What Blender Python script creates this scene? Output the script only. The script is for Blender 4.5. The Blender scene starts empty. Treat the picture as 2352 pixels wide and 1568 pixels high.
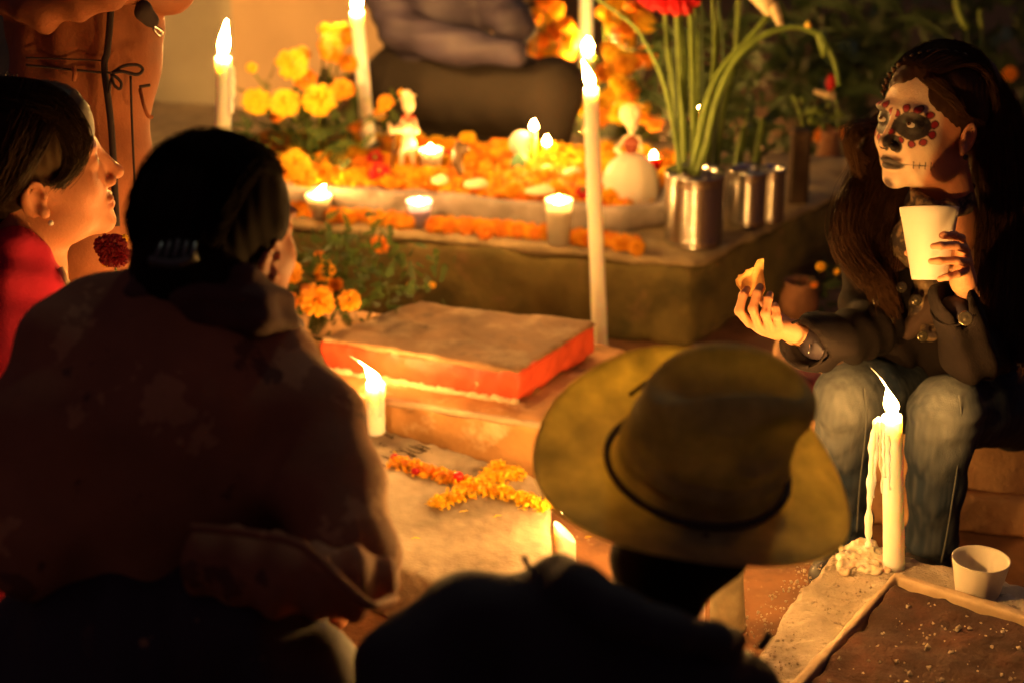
import bpy, math, random
import numpy as np
from mathutils import Vector, Matrix
random.seed(7); np.random.seed(7)
rng = np.random.default_rng(11)
scene = bpy.context.scene
COL = scene.collection
# ---------------------------------------------------------------- camera, sky, light, exposure
PITCH = math.radians(22.0); CAMH = 1.75
cd = bpy.data.cameras.new('camera'); cam = bpy.data.objects.new('camera', cd); COL.objects.link(cam)
cam.location = (0, 0, CAMH); cam.rotation_euler = (math.pi/2-PITCH, 0, 0)
cd.lens = 70; cd.sensor_width = 36; cd.clip_start = 0.05; cd.clip_end = 400
cd.dof.use_dof = True; cd.dof.focus_distance = 3.14; cd.dof.aperture_fstop = 2.6; cd.dof.aperture_blades = 9
scene.camera = cam
world = bpy.data.worlds.new('World'); scene.world = world; world.use_nodes = True
wn = world.node_tree.nodes; wbg = wn['Background']
wbg.inputs[0].default_value = (0.55, 0.27, 0.36, 1); wbg.inputs[1].default_value = 0.024
sl = bpy.data.lights.new('moon', 'SUN'); sl.energy = 0.035; sl.angle = math.radians(3); sl.color = (0.9, 1.0, 0.75)
so = bpy.data.objects.new('moon', sl); COL.objects.link(so)
so.rotation_euler = (math.radians(-38), math.radians(18), 0)      # a faint far light from high behind the graves
scene.view_settings.view_transform = 'Standard'; scene.view_settings.look = 'None'
scene.view_settings.exposure = 1.75; scene.view_settings.gamma = 1.0; scene.view_settings.use_curve_mapping = False
FLAME_L = 330.0
scene.render.engine = 'CYCLES'
cy = scene.cycles
cy.use_denoising = True; cy.sample_clamp_indirect = 4.0; cy.sample_clamp_direct = 0
cy.max_bounces = 6; cy.diffuse_bounces = 3; cy.glossy_bounces = 3; cy.transmission_bounces = 4; cy.transparent_max_bounces = 16
cy.caustics_reflective = False; cy.caustics_refractive = False
# ---------------------------------------------------------------- where a point seen in the photograph stands
F = 70/36*2352; CX, CY = 1176.0, 784.0
cp, sp_ = math.cos(PITCH), math.sin(PITCH)
FW = np.array([0, cp, -sp_]); UP = np.array([0, sp_, cp]); RT = np.array([1.0, 0, 0]); CAM = np.array([0, 0, CAMH])
RCAM = np.array([RT, UP, -FW]).T          # columns: right, up, towards camera
def ray(px, py): return FW + RT*(px-CX)/F - UP*(py-CY)/F
TS = 1.0                                  # distance scale of the figure being built
def U(px, py, t): return CAM + ray(px, py)*(t*TS)
def G(px, py, z):
    d = ray(px, py); return CAM + d*((z-CAMH)/d[2])
def V(px, py, Y):
    d = ray(px, py); return CAM + d*(Y/d[1])
def pm(px, t): return px*t*TS/F              # pixels at depth t to metres
# ---------------------------------------------------------------- objects
def tag(o, label=None, cat=None, group=None, kind=None):
    if label: o['label'] = label
    if cat: o['category'] = cat
    if group: o['group'] = group
    if kind: o['kind'] = kind
    return o
def empty(name, loc, label=None, cat=None, group=None):
    o = bpy.data.objects.new(name, None); COL.objects.link(o); o.location = tuple(loc); o.empty_display_size = .05
    return tag(o, label, cat, group)
def link(name, me, parent=None):
    o = bpy.data.objects.new(name, me); COL.objects.link(o)
    if parent is not None:
        o.parent = parent; L = Vector((0, 0, 0)); p = parent
        while p is not None: L += p.location; p = p.parent
        o.location = -L                    # mesh data is in world coordinates; parents are never rotated
    return o
def mesh(name, V_, F_, mat=None, parent=None, smooth=True, col=None, uv=None):
    V_ = np.asarray(V_, dtype=np.float32); me = bpy.data.meshes.new(name)
    if isinstance(F_, np.ndarray) and F_.ndim == 2:
        n, k = F_.shape
        me.vertices.add(len(V_)); me.vertices.foreach_set('co', V_.ravel())
        me.loops.add(n*k); me.loops.foreach_set('vertex_index', F_.astype(np.int32).ravel())
        me.polygons.add(n); me.polygons.foreach_set('loop_start', (np.arange(n)*k).astype(np.int32))
        me.update(calc_edges=True)
    else:
        me.from_pydata([tuple(map(float, v)) for v in V_], [], [tuple(map(int, f)) for f in F_]); me.update()
    if smooth: me.polygons.foreach_set('use_smooth', np.ones(len(me.polygons), dtype=bool))
    if col is not None:
        a = me.color_attributes.new('Col', 'FLOAT_COLOR', 'POINT')
        c = np.ones((len(V_), 4), dtype=np.float32); c[:, :3] = col; a.data.foreach_set('color', c.ravel())
    if mat is not None: me.materials.append(mat)
    return link(name, me, parent)
def copy_obj(src, name, M, parent=None, inst=None):
    """A further object sharing the mesh of src, placed by matrix M (world)."""
    o = src.copy() if inst is None else bpy.data.objects.new(name, inst); COL.objects.link(o)
    o.parent = parent
    if parent is not None:
        L = Vector((0, 0, 0)); p = parent
        while p is not None: L += p.location; p = p.parent
        M = Matrix.Translation(-L) @ M
    o.matrix_basis = M
    return o
# ---------------------------------------------------------------- noise
def fnoise(P, freq, seed=0, n=7):
    r = np.random.default_rng(1000+seed); s = 0
    for i in range(n):
        d = r.normal(size=3); d /= np.linalg.norm(d); s = s+np.sin(P @ (d*freq*(0.6+r.random()))+r.random()*6.28)
    return s/math.sqrt(n)
# ---------------------------------------------------------------- distance fields turned into one continuous mesh
class SD:
    def __init__(s): s.p = []
    def cap(s, a, b, ra, rb=None, k=.01, sub=False):
        a = np.array(a, float); b = np.array(b, float); rb = ra if rb is None else rb; R = max(ra, rb)
        s.p.append(('cap', np.minimum(a, b)-R, np.maximum(a, b)+R, (a, b, ra, rb), k, sub)); return s
    def ell(s, c, r, R=None, k=.01, sub=False):
        c = np.array(c, float); r = np.array(r, float)*np.ones(3)
        R = np.eye(3) if R is None else R; e = np.sqrt(((R*r)**2).sum(1))
        s.p.append(('ell', c-e, c+e, (c, r, R), k, sub)); return s
    def prism(s, poly, z0, z1, k=.005, sub=False, rad=.004):
        poly = np.array(poly, float)[:, :2]
        lo = np.append(poly.min(0), z0); hi = np.append(poly.max(0), z1)
        s.p.append(('prism', lo, hi, (poly, z0, z1, rad), k, sub)); return s
    def c2(s, A, B, k=.012, sub=False):     # capsule given as (px, py, depth, radius in px)
        return s.cap(U(*A[:3]), U(*B[:3]), pm(A[3], A[2]), pm(B[3], B[2]), k, sub)
    def chain(s, pts, k=.012, sub=False):
        for A, B in zip(pts[:-1], pts[1:]): s.c2(A, B, k, sub)
        return s
    def e2(s, A, rx, ry, rz, k=.012, sub=False, rot=0):   # ellipsoid at (px,py,depth), radii px,px,metres
        c, q = math.cos(rot), math.sin(rot); Z = np.array([[c, -q, 0], [q, c, 0], [0, 0, 1]])
        return s.ell(U(*A), (pm(rx, A[2]), pm(ry, A[2]), rz), RCAM @ Z, k, sub)
    def field(s, res, disp=None, lo=None, hi=None):
        adds = [p for p in s.p if not p[5]]
        l = np.min([p[1] for p in adds], 0)-3*res-.012; h = np.max([p[2] for p in adds], 0)+3*res+.012
        if lo is not None: l = np.maximum(l, lo)
        if hi is not None: h = np.minimum(h, hi)
        n = np.ceil((h-l)/res).astype(int)+1
        ax = [l[i]+res*np.arange(n[i]) for i in range(3)]
        Fd = np.full(n, 1.0, dtype=np.float32)
        for kind, a0, b0, d, k, sub in s.p:
            pad = k+3*res+.01
            i0 = np.clip(np.floor((a0-pad-l)/res).astype(int), 0, n); i1 = np.clip(np.ceil((b0+pad-l)/res).astype(int)+1, 0, n)
            if (i1 <= i0).any(): continue
            sl_ = tuple(slice(i0[j], i1[j]) for j in range(3))
            X = ax[0][sl_[0]][:, None, None]; Y = ax[1][sl_[1]][None, :, None]; Z = ax[2][sl_[2]][None, None, :]
            if kind == 'cap':
                a, b, ra, rb = d; ab = b-a; L2 = max(ab @ ab, 1e-12)
                hh = np.clip(((X-a[0])*ab[0]+(Y-a[1])*ab[1]+(Z-a[2])*ab[2])/L2, 0, 1)
                D = np.sqrt((X-a[0]-hh*ab[0])**2+(Y-a[1]-hh*ab[1])**2+(Z-a[2]-hh*ab[2])**2)-(ra+(rb-ra)*hh)
            elif kind == 'ell':
                c, r, R = d; q = []
                for j in range(3): q.append((X-c[0])*R[0, j]+(Y-c[1])*R[1, j]+(Z-c[2])*R[2, j])
                k0 = np.sqrt((q[0]/r[0])**2+(q[1]/r[1])**2+(q[2]/r[2])**2)
                k1 = np.sqrt((q[0]/r[0]**2)**2+(q[1]/r[1]**2)**2+(q[2]/r[2]**2)**2)+1e-9
                D = k0*(k0-1)/k1
            else:
                poly, z0, z1, rad = d; D = None; m = len(poly)
                area = sum(poly[i][0]*poly[(i+1) % m][1]-poly[(i+1) % m][0]*poly[i][1] for i in range(m))
                for i in range(m):
                    e = poly[(i+1) % m]-poly[i]; nn = np.array([e[1], -e[0]])/np.hypot(*e)*(1 if area > 0 else -1)
                    q = (X-poly[i][0])*nn[0]+(Y-poly[i][1])*nn[1]+0*Z
                    D = q if D is None else np.maximum(D, q)
                qz = np.maximum(z0-Z, Z-z1)+rad; q = D+rad
                D = np.minimum(np.maximum(q, qz), 0)+np.sqrt(np.maximum(q, 0)**2+np.maximum(qz, 0)**2)-rad
            W = Fd[sl_]
            if sub:
                D = -D; hk = np.clip(.5-.5*(W-D)/max(k, 1e-6), 0, 1)
                Fd[sl_] = W*(1-hk)+D*hk+k*hk*(1-hk)
            else:
                hk = np.clip(.5+.5*(W-D)/max(k, 1e-6), 0, 1)
                Fd[sl_] = W*(1-hk)+D*hk-k*hk*(1-hk)
        if disp is not None:
            m = np.abs(Fd) < .03; idx = np.argwhere(m)
            Fd[m] += disp(l+idx*res).astype(np.float32)
        Fd[0], Fd[-1], Fd[:, 0], Fd[:, -1], Fd[:, :, 0], Fd[:, :, -1] = 1, 1, 1, 1, 1, 1
        return Fd, l
    def tri(s, res, disp=None, lo=None, hi=None, smooth=1):
        Fd, o = s.field(res, disp, lo, hi); S = Fd < 0
        c = np.zeros(tuple(np.array(S.shape)-1), dtype=np.int8)
        sh = lambda A, a: A[a[0]:A.shape[0]-1+a[0], a[1]:A.shape[1]-1+a[1], a[2]:A.shape[2]-1+a[2]]
        corners = [(i, j, k) for i in (0, 1) for j in (0, 1) for k in (0, 1)]
        for a in corners: c += sh(S, a)
        act = (c > 0) & (c < 8); ijk = np.argwhere(act); idx = np.full(act.shape, -1, dtype=np.int64); idx[act] = np.arange(len(ijk))
        pos = np.zeros((len(ijk), 3)); cnt = np.zeros(len(ijk))
        for a in corners:
            for ax_ in range(3):
                if a[ax_]: continue
                b = list(a); b[ax_] = 1
                fa = Fd[tuple((ijk+a).T)]; fb = Fd[tuple((ijk+b).T)]; m = (fa < 0) != (fb < 0)
                t = np.where(m, fa/np.where(m, fa-fb, 1), 0)
                pos += m[:, None]*(np.array(a)+t[:, None]*(np.array(b)-np.array(a))); cnt += m
        P = o+res*(ijk+pos/cnt[:, None]); Q = []
        for ax_ in range(3):
            u, v = [(1, 2), (2, 0), (0, 1)][ax_]
            s0 = [slice(1, -1)]*3; s1 = [slice(1, -1)]*3; s0[ax_] = slice(0, -1); s1[ax_] = slice(1, None)
            A = S[tuple(s0)]; B = S[tuple(s1)]; e = np.argwhere(A != B)
            if not len(e): continue
            inside = A[tuple(e.T)]; off = np.ones(3, dtype=int); off[ax_] = 0; e = e+off
            def cell(du, dv):
                q = e.copy(); q[:, u] -= du; q[:, v] -= dv; return idx[tuple(q.T)]
            q = np.stack([cell(1, 1), cell(0, 1), cell(0, 0), cell(1, 0)], 1)
            q[~inside] = q[~inside][:, ::-1]; Q.append(q)
        Q = np.concatenate(Q)
        for _ in range(smooth):
            acc = np.zeros_like(P); n = np.zeros(len(P))
            for i in range(4):
                a, b = Q[:, i], Q[:, (i+1) % 4]
                for j in range(3):
                    acc[:, j] += np.bincount(a, P[b, j], len(P))+np.bincount(b, P[a, j], len(P))
                n += np.bincount(a, minlength=len(P))+np.bincount(b, minlength=len(P))
            P = P*.4+.6*acc/np.maximum(n, 1)[:, None]
        return P, Q
    def obj(s, name, mat, parent=None, res=.008, disp=None, col=None, lo=None, hi=None, smooth=1):
        P, Q = s.tri(res, disp, lo, hi, smooth)
        return mesh(name, P, Q, mat, parent, col=None if col is None else col(P))
# ---------------------------------------------------------------- plain shape makers
def tube(pts, r, n=8, closed_ends=True):
    pts = np.array(pts, float); m = len(pts); r = np.ones(m)*r
    T = np.gradient(pts, axis=0); T /= np.linalg.norm(T, axis=1)[:, None]+1e-12
    ref = np.array([0, 0, 1.0]) if abs(T[0][2]) < .9 else np.array([1.0, 0, 0]); Vs = []
    A = np.cross(T[0], ref); A /= np.linalg.norm(A)
    for i in range(m):
        A = A-T[i]*(A @ T[i]); A /= np.linalg.norm(A); B = np.cross(T[i], A)
        for j in range(n):
            a = 2*math.pi*j/n; Vs.append(pts[i]+r[i]*(math.cos(a)*A+math.sin(a)*B))
    Fs = [(i*n+j, i*n+(j+1) % n, (i+1)*n+(j+1) % n, (i+1)*n+j) for i in range(m-1) for j in range(n)]
    if closed_ends: Fs += [tuple(range(n))[::-1], tuple((m-1)*n+j for j in range(n))]
    return Vs, Fs
def join(parts):
    Vs, Fs = [], []
    for v, f in parts:
        o = len(Vs); Vs += [tuple(x) for x in v]; Fs += [tuple(int(i)+o for i in q) for q in f]
    return Vs, Fs
def lathe(prof, n=32, c=(0, 0, 0), axis=None, jit=None):
    axis = np.array([0, 0, 1.0]) if axis is None else np.array(axis, float); axis = axis/np.linalg.norm(axis)
    ref = np.array([1.0, 0, 0]) if abs(axis[0]) < .9 else np.array([0, 1.0, 0])
    A = ref-axis*(ref @ axis); A /= np.linalg.norm(A); B = np.cross(axis, A); c = np.array(c, float); Vs, Fs = [], []
    for i, (r, z) in enumerate(prof):
        for j in range(n):
            a = 2*math.pi*j/n; rr = r*(1+(jit(i, a) if jit else 0)); Vs.append(c+axis*z+rr*(math.cos(a)*A+math.sin(a)*B))
    m = len(prof)
    Fs = [(i*n+j, i*n+(j+1) % n, (i+1)*n+(j+1) % n, (i+1)*n+j) for i in range(m-1) for j in range(n)]
    if prof[0][0] > 1e-4: Fs.append(tuple(range(n))[::-1])
    if prof[-1][0] > 1e-4: Fs.append(tuple((m-1)*n+j for j in range(n)))
    return Vs, Fs
def catmull(P, m=8):
    P = np.array(P, float); Q = np.vstack([2*P[0]-P[1], P, 2*P[-1]-P[-2]]); out = []
    for i in range(1, len(Q)-2):
        for t in np.linspace(0, 1, m, endpoint=False):
            out.append(.5*((2*Q[i])+(Q[i+1]-Q[i-1])*t+(2*Q[i-1]-5*Q[i]+4*Q[i+1]-Q[i+2])*t*t+(3*Q[i]-Q[i-1]-3*Q[i+1]+Q[i+2])*t**3))
    out.append(P[-1]); return np.array(out)
def strands(L, R):
    """L: (N,M,3) polylines, R: (N,M) radii -> three-sided tapering hairs in one mesh."""
    N, M, _ = L.shape; T = np.gradient(L, axis=1); T /= np.linalg.norm(T, axis=2)[..., None]+1e-12
    ref = np.array([.31, .87, .38]); A = np.cross(T, ref); A /= np.linalg.norm(A, axis=2)[..., None]+1e-9; B = np.cross(T, A)
    vs = np.stack([L+R[..., None]*(math.cos(a)*A+math.sin(a)*B) for a in (0, 2.094, 4.189)], 2).reshape(-1, 3)
    base = (np.arange(N)[:, None]*M+np.arange(M-1)[None, :])*3
    q = [np.stack([base+j, base+(j+1) % 3, base+3+(j+1) % 3, base+3+j], -1).reshape(-1, 4) for j in range(3)]
    return vs, np.concatenate(q)
def rotz(a): return Matrix.Rotation(a, 4, 'Z')
# ---------------------------------------------------------------- materials
def mat(name, base=(.5, .5, .5), rough=.7, var=None, bump=None, vcol=False, metal=0, sss=0, sssr=(.03, .012, .005), sheen=0,
        second=None, spec=.5, stint=None, aniso=0, trans=0, ior=1.45, wave=None, coat=0):
    m = bpy.data.materials.new(name); m.use_nodes = True; nt = m.node_tree; N = nt.nodes; L = nt.links; b = N['Principled BSDF']
    b.inputs['Roughness'].default_value = rough; b.inputs['Metallic'].default_value = metal
    b.inputs['Specular IOR Level'].default_value = spec; b.inputs['IOR'].default_value = ior
    if sheen and False: b.inputs['Sheen Weight'].default_value = sheen; b.inputs['Sheen Roughness'].default_value = .5
    if sss:
        b.inputs['Subsurface Weight'].default_value = sss; b.inputs['Subsurface Radius'].default_value = sssr; b.inputs['Subsurface Scale'].default_value = 1.0
    if stint: b.inputs['Specular Tint'].default_value = (*stint, 1)
    if trans: b.inputs['Transmission Weight'].default_value = trans
    if coat: b.inputs['Coat Weight'].default_value = coat
    if aniso: b.inputs['Anisotropic'].default_value = aniso
    tc = N.new('ShaderNodeTexCoord'); src = None
    if vcol:
        a = N.new('ShaderNodeVertexColor'); a.layer_name = 'Col'; src = a.outputs['Color']
    else:
        r = N.new('ShaderNodeRGB'); r.outputs[0].default_value = (*base, 1); src = r.outputs[0]
    def noise(scale, detail=6, rg=.6):
        t = N.new('ShaderNodeTexNoise'); t.inputs['Scale'].default_value = scale; t.inputs['Detail'].default_value = detail
        t.inputs['Roughness'].default_value = rg; L.new(tc.outputs['Object'], t.inputs['Vector']); return t.outputs['Fac']
    def mix(a, bcol, fac, mode='MIX'):
        x = N.new('ShaderNodeMix'); x.data_type = 'RGBA'; x.blend_type = mode
        if isinstance(fac, float): x.inputs[0].default_value = fac
        else: L.new(fac, x.inputs[0])
        L.new(a, x.inputs[6])
        if isinstance(bcol, tuple): x.inputs[7].default_value = (*bcol, 1)
        else: L.new(bcol, x.inputs[7])
        return x.outputs[2]
    def ramp(f, lo, hi, c0=0., c1=1.):
        x = N.new('ShaderNodeMapRange'); x.clamp = True; L.new(f, x.inputs[0])
        for i, v in enumerate((lo, hi, c0, c1)): x.inputs[i+1].default_value = v
        return x.outputs[0]
    if second:
        for (c2, sc, lo, hi) in second: src = mix(src, c2, ramp(noise(sc), lo, hi))
    if wave:
        t = N.new('ShaderNodeTexWave'); t.inputs['Scale'].default_value = wave[0]; t.inputs['Distortion'].default_value = wave[1]
        t.inputs['Detail'].default_value = 3; L.new(tc.outputs['Object'], t.inputs['Vector'])
        src = mix(src, wave[2], ramp(t.outputs['Fac'], wave[3], wave[4]))
    if var:
        v = ramp(noise(var[0]), .3, .7, 1-var[1], 1+var[1]); c = N.new('ShaderNodeCombineColor')
        for i in range(3): L.new(v, c.inputs[i])
        src = mix(src, c.outputs[0], 1.0, 'MULTIPLY')
    L.new(src, b.inputs['Base Color'])
    if bump:
        prev = None
        for (sc, st) in (bump if isinstance(bump[0], tuple) else (bump,)):
            bn = N.new('ShaderNodeBump'); bn.inputs['Strength'].default_value = st; bn.inputs['Distance'].default_value = .004
            L.new(noise(sc, 4), bn.inputs['Height'])
            if prev is not None: L.new(prev, bn.inputs['Normal'])
            prev = bn.outputs[0]
        L.new(prev, b.inputs['Normal'])
    return m
def flame_mat(strength, name='flame', wispy=False):
    m = bpy.data.materials.new(name); m.use_nodes = True; nt = m.node_tree; N = nt.nodes; L = nt.links
    for n in list(N): N.remove(n)
    out = N.new('ShaderNodeOutputMaterial'); add = N.new('ShaderNodeAddShader'); tr = N.new('ShaderNodeBsdfTransparent'); em = N.new('ShaderNodeEmission')
    em.inputs[0].default_value = (1.0, .48, .115, 1)
    lw = N.new('ShaderNodeLayerWeight'); lw.inputs[0].default_value = .5; tc = N.new('ShaderNodeTexCoord'); sx = N.new('ShaderNodeSeparateXYZ'); L.new(tc.outputs['Generated'], sx.inputs[0])
    r1 = N.new('ShaderNodeMapRange'); L.new(lw.outputs['Facing'], r1.inputs[0]); r1.inputs[1].default_value = .25; r1.inputs[2].default_value = 1; r1.inputs[3].default_value = 1.15; r1.inputs[4].default_value = .0
    r2 = N.new('ShaderNodeMapRange'); L.new(sx.outputs[2], r2.inputs[0]); r2.inputs[1].default_value = .0; r2.inputs[2].default_value = .22; r2.inputs[3].default_value = .04; r2.inputs[4].default_value = 1.25
    m1 = N.new('ShaderNodeMath'); m1.operation = 'MULTIPLY'; L.new(r1.outputs[0], m1.inputs[0]); L.new(r2.outputs[0], m1.inputs[1])
    m2 = N.new('ShaderNodeMath'); m2.operation = 'MULTIPLY'; 
    if wispy:
        r3 = N.new('ShaderNodeMapRange'); L.new(sx.outputs[2], r3.inputs[0]); r3.inputs[1].default_value = .48; r3.inputs[2].default_value = .80; r3.inputs[3].default_value = 1; r3.inputs[4].default_value = .012; m3 = N.new('ShaderNodeMath'); m3.operation = 'MULTIPLY'; L.new(m1.outputs[0], m3.inputs[0]); L.new(r3.outputs[0], m3.inputs[1]); m1 = m3
    L.new(m1.outputs[0], m2.inputs[0]); m2.inputs[1].default_value = strength; L.new(m2.outputs[0], em.inputs[1])
    L.new(tr.outputs[0], add.inputs[0]); L.new(em.outputs[0], add.inputs[1]); L.new(add.outputs[0], out.inputs[0])
    return m
M = {}
M['flame'] = flame_mat(FLAME_L); FLM = {}
def flame_for(pw, wispy=False):
    if (pw, wispy) not in FLM: FLM[(pw, wispy)] = flame_mat(FLAME_L*pw, 'flame', wispy)
    return FLM[(pw, wispy)]
M['wax'] = mat('candle_wax', (.93, .87, .76), .35, sss=.9, sssr=(.040, .028, .016), bump=(60, .25), spec=.4)
M['wax_yellow'] = mat('yellow_wax', (.85, .55, .08), .35, sss=.8, sssr=(.02, .010, .002))
M['wick'] = mat('charred_wick', (.02, .015, .01), .9)
# ---------------------------------------------------------------- materials of the place
M['dirt'] = mat('ochre_dirt', (.24, .11, .045), .95, var=(3, .35), bump=((18, .5), (90, .6)), second=[((.13, .06, .028), 5, .50, .62), ((.34, .20, .10), 26, .60, .75)])
M['slab'] = mat('grey_cement', (.30, .23, .155), .75, var=(7, .28), bump=((40, .35), (170, .4)), second=[((.18, .13, .08), 6, .46, .66), ((.40, .32, .23), 4, .55, .75), ((.10, .075, .05), 55, .70, .74)])
M['ochre'] = mat('ochre_cement', (.42, .22, .08), .85, var=(9, .3), bump=((25, .6), (120, .4)), second=[((.60, .42, .24), 14, .55, .68), ((.20, .10, .04), 11, .60, .72)])
M['redtop'] = mat('worn_cement_top', (.20, .11, .05), .8, var=(8, .3), bump=((30, .4), (150, .3)), second=[((.34, .24, .14), 9, .50, .68), ((.10, .06, .035), 13, .58, .7)])
M['redpaint'] = mat('peeling_red_paint', (.46, .055, .018), .6, var=(14, .2), bump=((35, .5),), second=[((.55, .33, .20), 21, .66, .70), ((.34, .035, .012), 6, .5, .66)])
M['mossy'] = mat('mossy_concrete', (.15, .115, .035), .9, var=(7, .35), bump=((22, .7), (90, .5)), second=[((.07, .06, .02), 5, .48, .62), ((.21, .13, .06), 12, .56, .7)])
M['edge'] = mat('worn_stone_edge', (.32, .24, .13), .85, var=(16, .3), bump=((40, .7),))
M['kerb'] = mat('grey_stone', (.30, .25, .22), .85, var=(12, .3), bump=((28, .8), (110, .5)), second=[((.42, .37, .33), 15, .55, .68)])
M['whitewash'] = mat('whitewashed_plaster', (.50, .36, .23), .8, var=(2, .15), bump=((30, .2),))
M['greywall'] = mat('grey_plaster', (.36, .33, .27), .85, var=(3, .2), bump=((30, .3),))
M['stucco'] = mat('rough_stucco', (.44, .36, .26), .9, var=(14, .28), bump=((60, .9), (220, .8)), second=[((.16, .12, .08), 34, .60, .68), ((.58, .50, .40), 22, .55, .68)])
M['rim'] = mat('cement_rim', (.46, .33, .20), .8, var=(20, .2), bump=((60, .5),))
M['soil'] = mat('dark_soil', (.055, .024, .014), .95, var=(12, .4), bump=((45, 1.), (160, 1.)), second=[((.10, .035, .018), 9, .5, .7)])
# ---------------------------------------------------------------- ground
gn = 2
mesh('ground', [(-80, -20, 0), (80, -20, 0), (80, 140, 0), (-80, 140, 0)], [(0, 1, 2, 3)], M['dirt'], smooth=False)['kind'] = 'structure'
# pebbles and crumbs on the orange dirt
def crumbs(name, n, fn, size, mt, label, cat, parent=None):
    Vs, Fs = [], []
    for i in range(n):
        p = fn(); s = size*(.4+rng.random()**2*1.6)
        R = np.linalg.qr(rng.normal(size=(3, 3)))[0]
        oc = np.array([[1, 0, 0], [-1, 0, 0], [0, 1, 0], [0, -1, 0], [0, 0, 1], [0, 0, -1]])*s*rng.uniform(.5, 1.1, (6, 1))
        o = len(Vs); Vs += list(oc @ R.T+p)
        Fs += [(o+a, o+b, o+c) for a, b, c in [(0, 2, 4), (2, 1, 4), (1, 3, 4), (3, 0, 4), (2, 0, 5), (1, 2, 5), (3, 1, 5), (0, 3, 5)]]
    o = mesh(name, Vs, Fs, mt, parent, smooth=False); o['kind'] = 'stuff'
    if label: tag(o, label, cat)
    return o
crumbs('gravel', 900, lambda: np.array([rng.uniform(.0, .62), rng.uniform(2.6, 3.6), .001]), .0022, M['rim'], 'loose crumbs of earth on the orange dirt between the slab and the block', 'gravel')
# ---------------------------------------------------------------- the grey slab with the petal cross
def ext(p, q, s): return p+(q-p)*s
SZ = .12
sb = [G(1262, 1104, SZ), G(1275, 1425, SZ), G(1010, 1345, SZ), G(640, 1160, SZ), G(720, 932, SZ)]
slab = empty('grave_slab', (sb[0]+sb[3])/2*np.array([1, 1, 0]), 'low grey cement grave slab with scratched letters under the petal cross', 'grave slab')
hole = [G(1085, 1068, SZ), G(1155, 1078, SZ), G(1150, 1100, SZ), G(1118, 1098, SZ), G(1092, 1086, SZ)]
s = SD().prism(sb, 0, SZ, rad=.004)
s.prism([G(1080, 1071, SZ), G(1120, 1075, SZ), G(1160, 1086, SZ), G(1140, 1108, SZ), G(1105, 1096, SZ)], SZ-.006, SZ+.05, k=.002, sub=True, rad=.001)
s.obj('cement_body', M['slab'], slab, res=.0055, disp=lambda P: .0012*fnoise(P, 160, 3)+.0010*fnoise(P, 60, 4))
def scratch(strokes, mt, parent, z, r=.0011, name='scratched_letter'):
    for st in strokes:
        P = [G(zx, zy, z) for zx, zy in st]; P = catmull(P, 4) if len(P) > 2 else np.array(P)
        mesh(name, *tube(P+np.array([0, 0, r*.1]), r, 5), mt, parent)
M['groove'] = mat('dark_groove', (.05, .03, .015), .95)
zz = lambda x, y: ((860+x/7.84)*.98, (980+y/7.84)*.98)
scratch([[zz(300, 265), zz(480, 365)], [zz(430, 350), zz(490, 320)], [zz(260, 300), zz(320, 280)]], M['groove'], slab, SZ+.0012)
scratch([[zz(680, 515), zz(760, 500), zz(900, 545), zz(1030, 600), zz(960, 630), zz(820, 600), zz(680, 515)]], M['groove'], slab, SZ+.0012)
scratch([[zz(870, 500), zz(1100, 600), zz(960, 560), zz(1060, 520), zz(930, 480)], [zz(1000, 495), zz(1170, 560)]], M['groove'], slab, SZ+.0012)
scratch([[zz(600, 560), zz(900, 690)], [zz(420, 610), zz(560, 598), zz(700, 606), zz(760, 650), zz(800, 690), zz(920, 690)], [zz(480, 640), zz(760, 745)]], M['groove'], slab, SZ+.0012)
scratch([[zz(250, 700), zz(310, 695), zz(470, 755), zz(400, 780)], [zz(220, 830), zz(350, 885)], [zz(250, 440), zz(240, 470)], [zz(290, 495), zz(390, 510)]], M['groove'], slab, SZ+.0012)
# ---------------------------------------------------------------- ochre pedestal with the red slab on it
PZ = .17
pa, pb = G(886, 920, PZ), G(1223, 974, PZ)
dv = (pb-pa)/np.linalg.norm(pb-pa); nv = np.array([-dv[1], dv[0], 0])
ped = empty('tomb_pedestal', pa*np.array([1, 1, 0]), 'ochre cement tomb base with a pale broken top edge, under the red slab', 'tomb')
pp = [pa-dv*.45, pb+dv*.05, pb+dv*.05+nv*.44, pa-dv*.45+nv*.44]
SD().prism(pp, 0, PZ, rad=.006).obj('cement_body', M['ochre'], ped, res=.008, disp=lambda P: .0022*fnoise(P, 70, 5)+.002*fnoise(P, 25, 6))
Pe = np.linspace(-.45, .33, 60)[:, None]*dv+pa
mesh('worn_edge', *tube(np.array([p+nv*.004+np.array([0, 0, -.003]) for p in Pe]), .0065+.003*np.random.rand(60), 6), M['rim'], ped)
RZ = .243
rc = [G(1190, 850, RZ), G(1368, 738, RZ), G(960, 690, RZ), G(735, 775, RZ)]
red = empty('red_slab', (rc[0]+rc[2])/2*np.array([1, 1, 0])+np.array([0, 0, PZ]), 'thick tomb slab with peeling orange-red painted sides and a bare worn top', 'tomb slab')
SD().prism(rc, PZ+.002, RZ-.006, rad=.003).obj('painted_side', M['redpaint'], red, res=.006, disp=lambda P: .0018*fnoise(P, 60, 8)+.0012*fnoise(P, 170, 7))
cen = sum(rc)/4
SD().prism([c+(c-cen)*.003 for c in rc], RZ-.012, RZ, rad=.004).obj('worn_top', M['redtop'], red, res=.006, disp=lambda P: .0016*fnoise(P, 55, 9)+.001*fnoise(P, 150, 2))
Pr = np.array([rc[3]+(rc[0]-rc[3])*u for u in np.linspace(0, 1, 70)]); Pr[:, 2] = PZ+.004
mesh('mortar_line', *tube(Pr+rng.normal(size=Pr.shape)*.0016, .006+.004*np.random.rand(70), 6), M['rim'], red)
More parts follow.
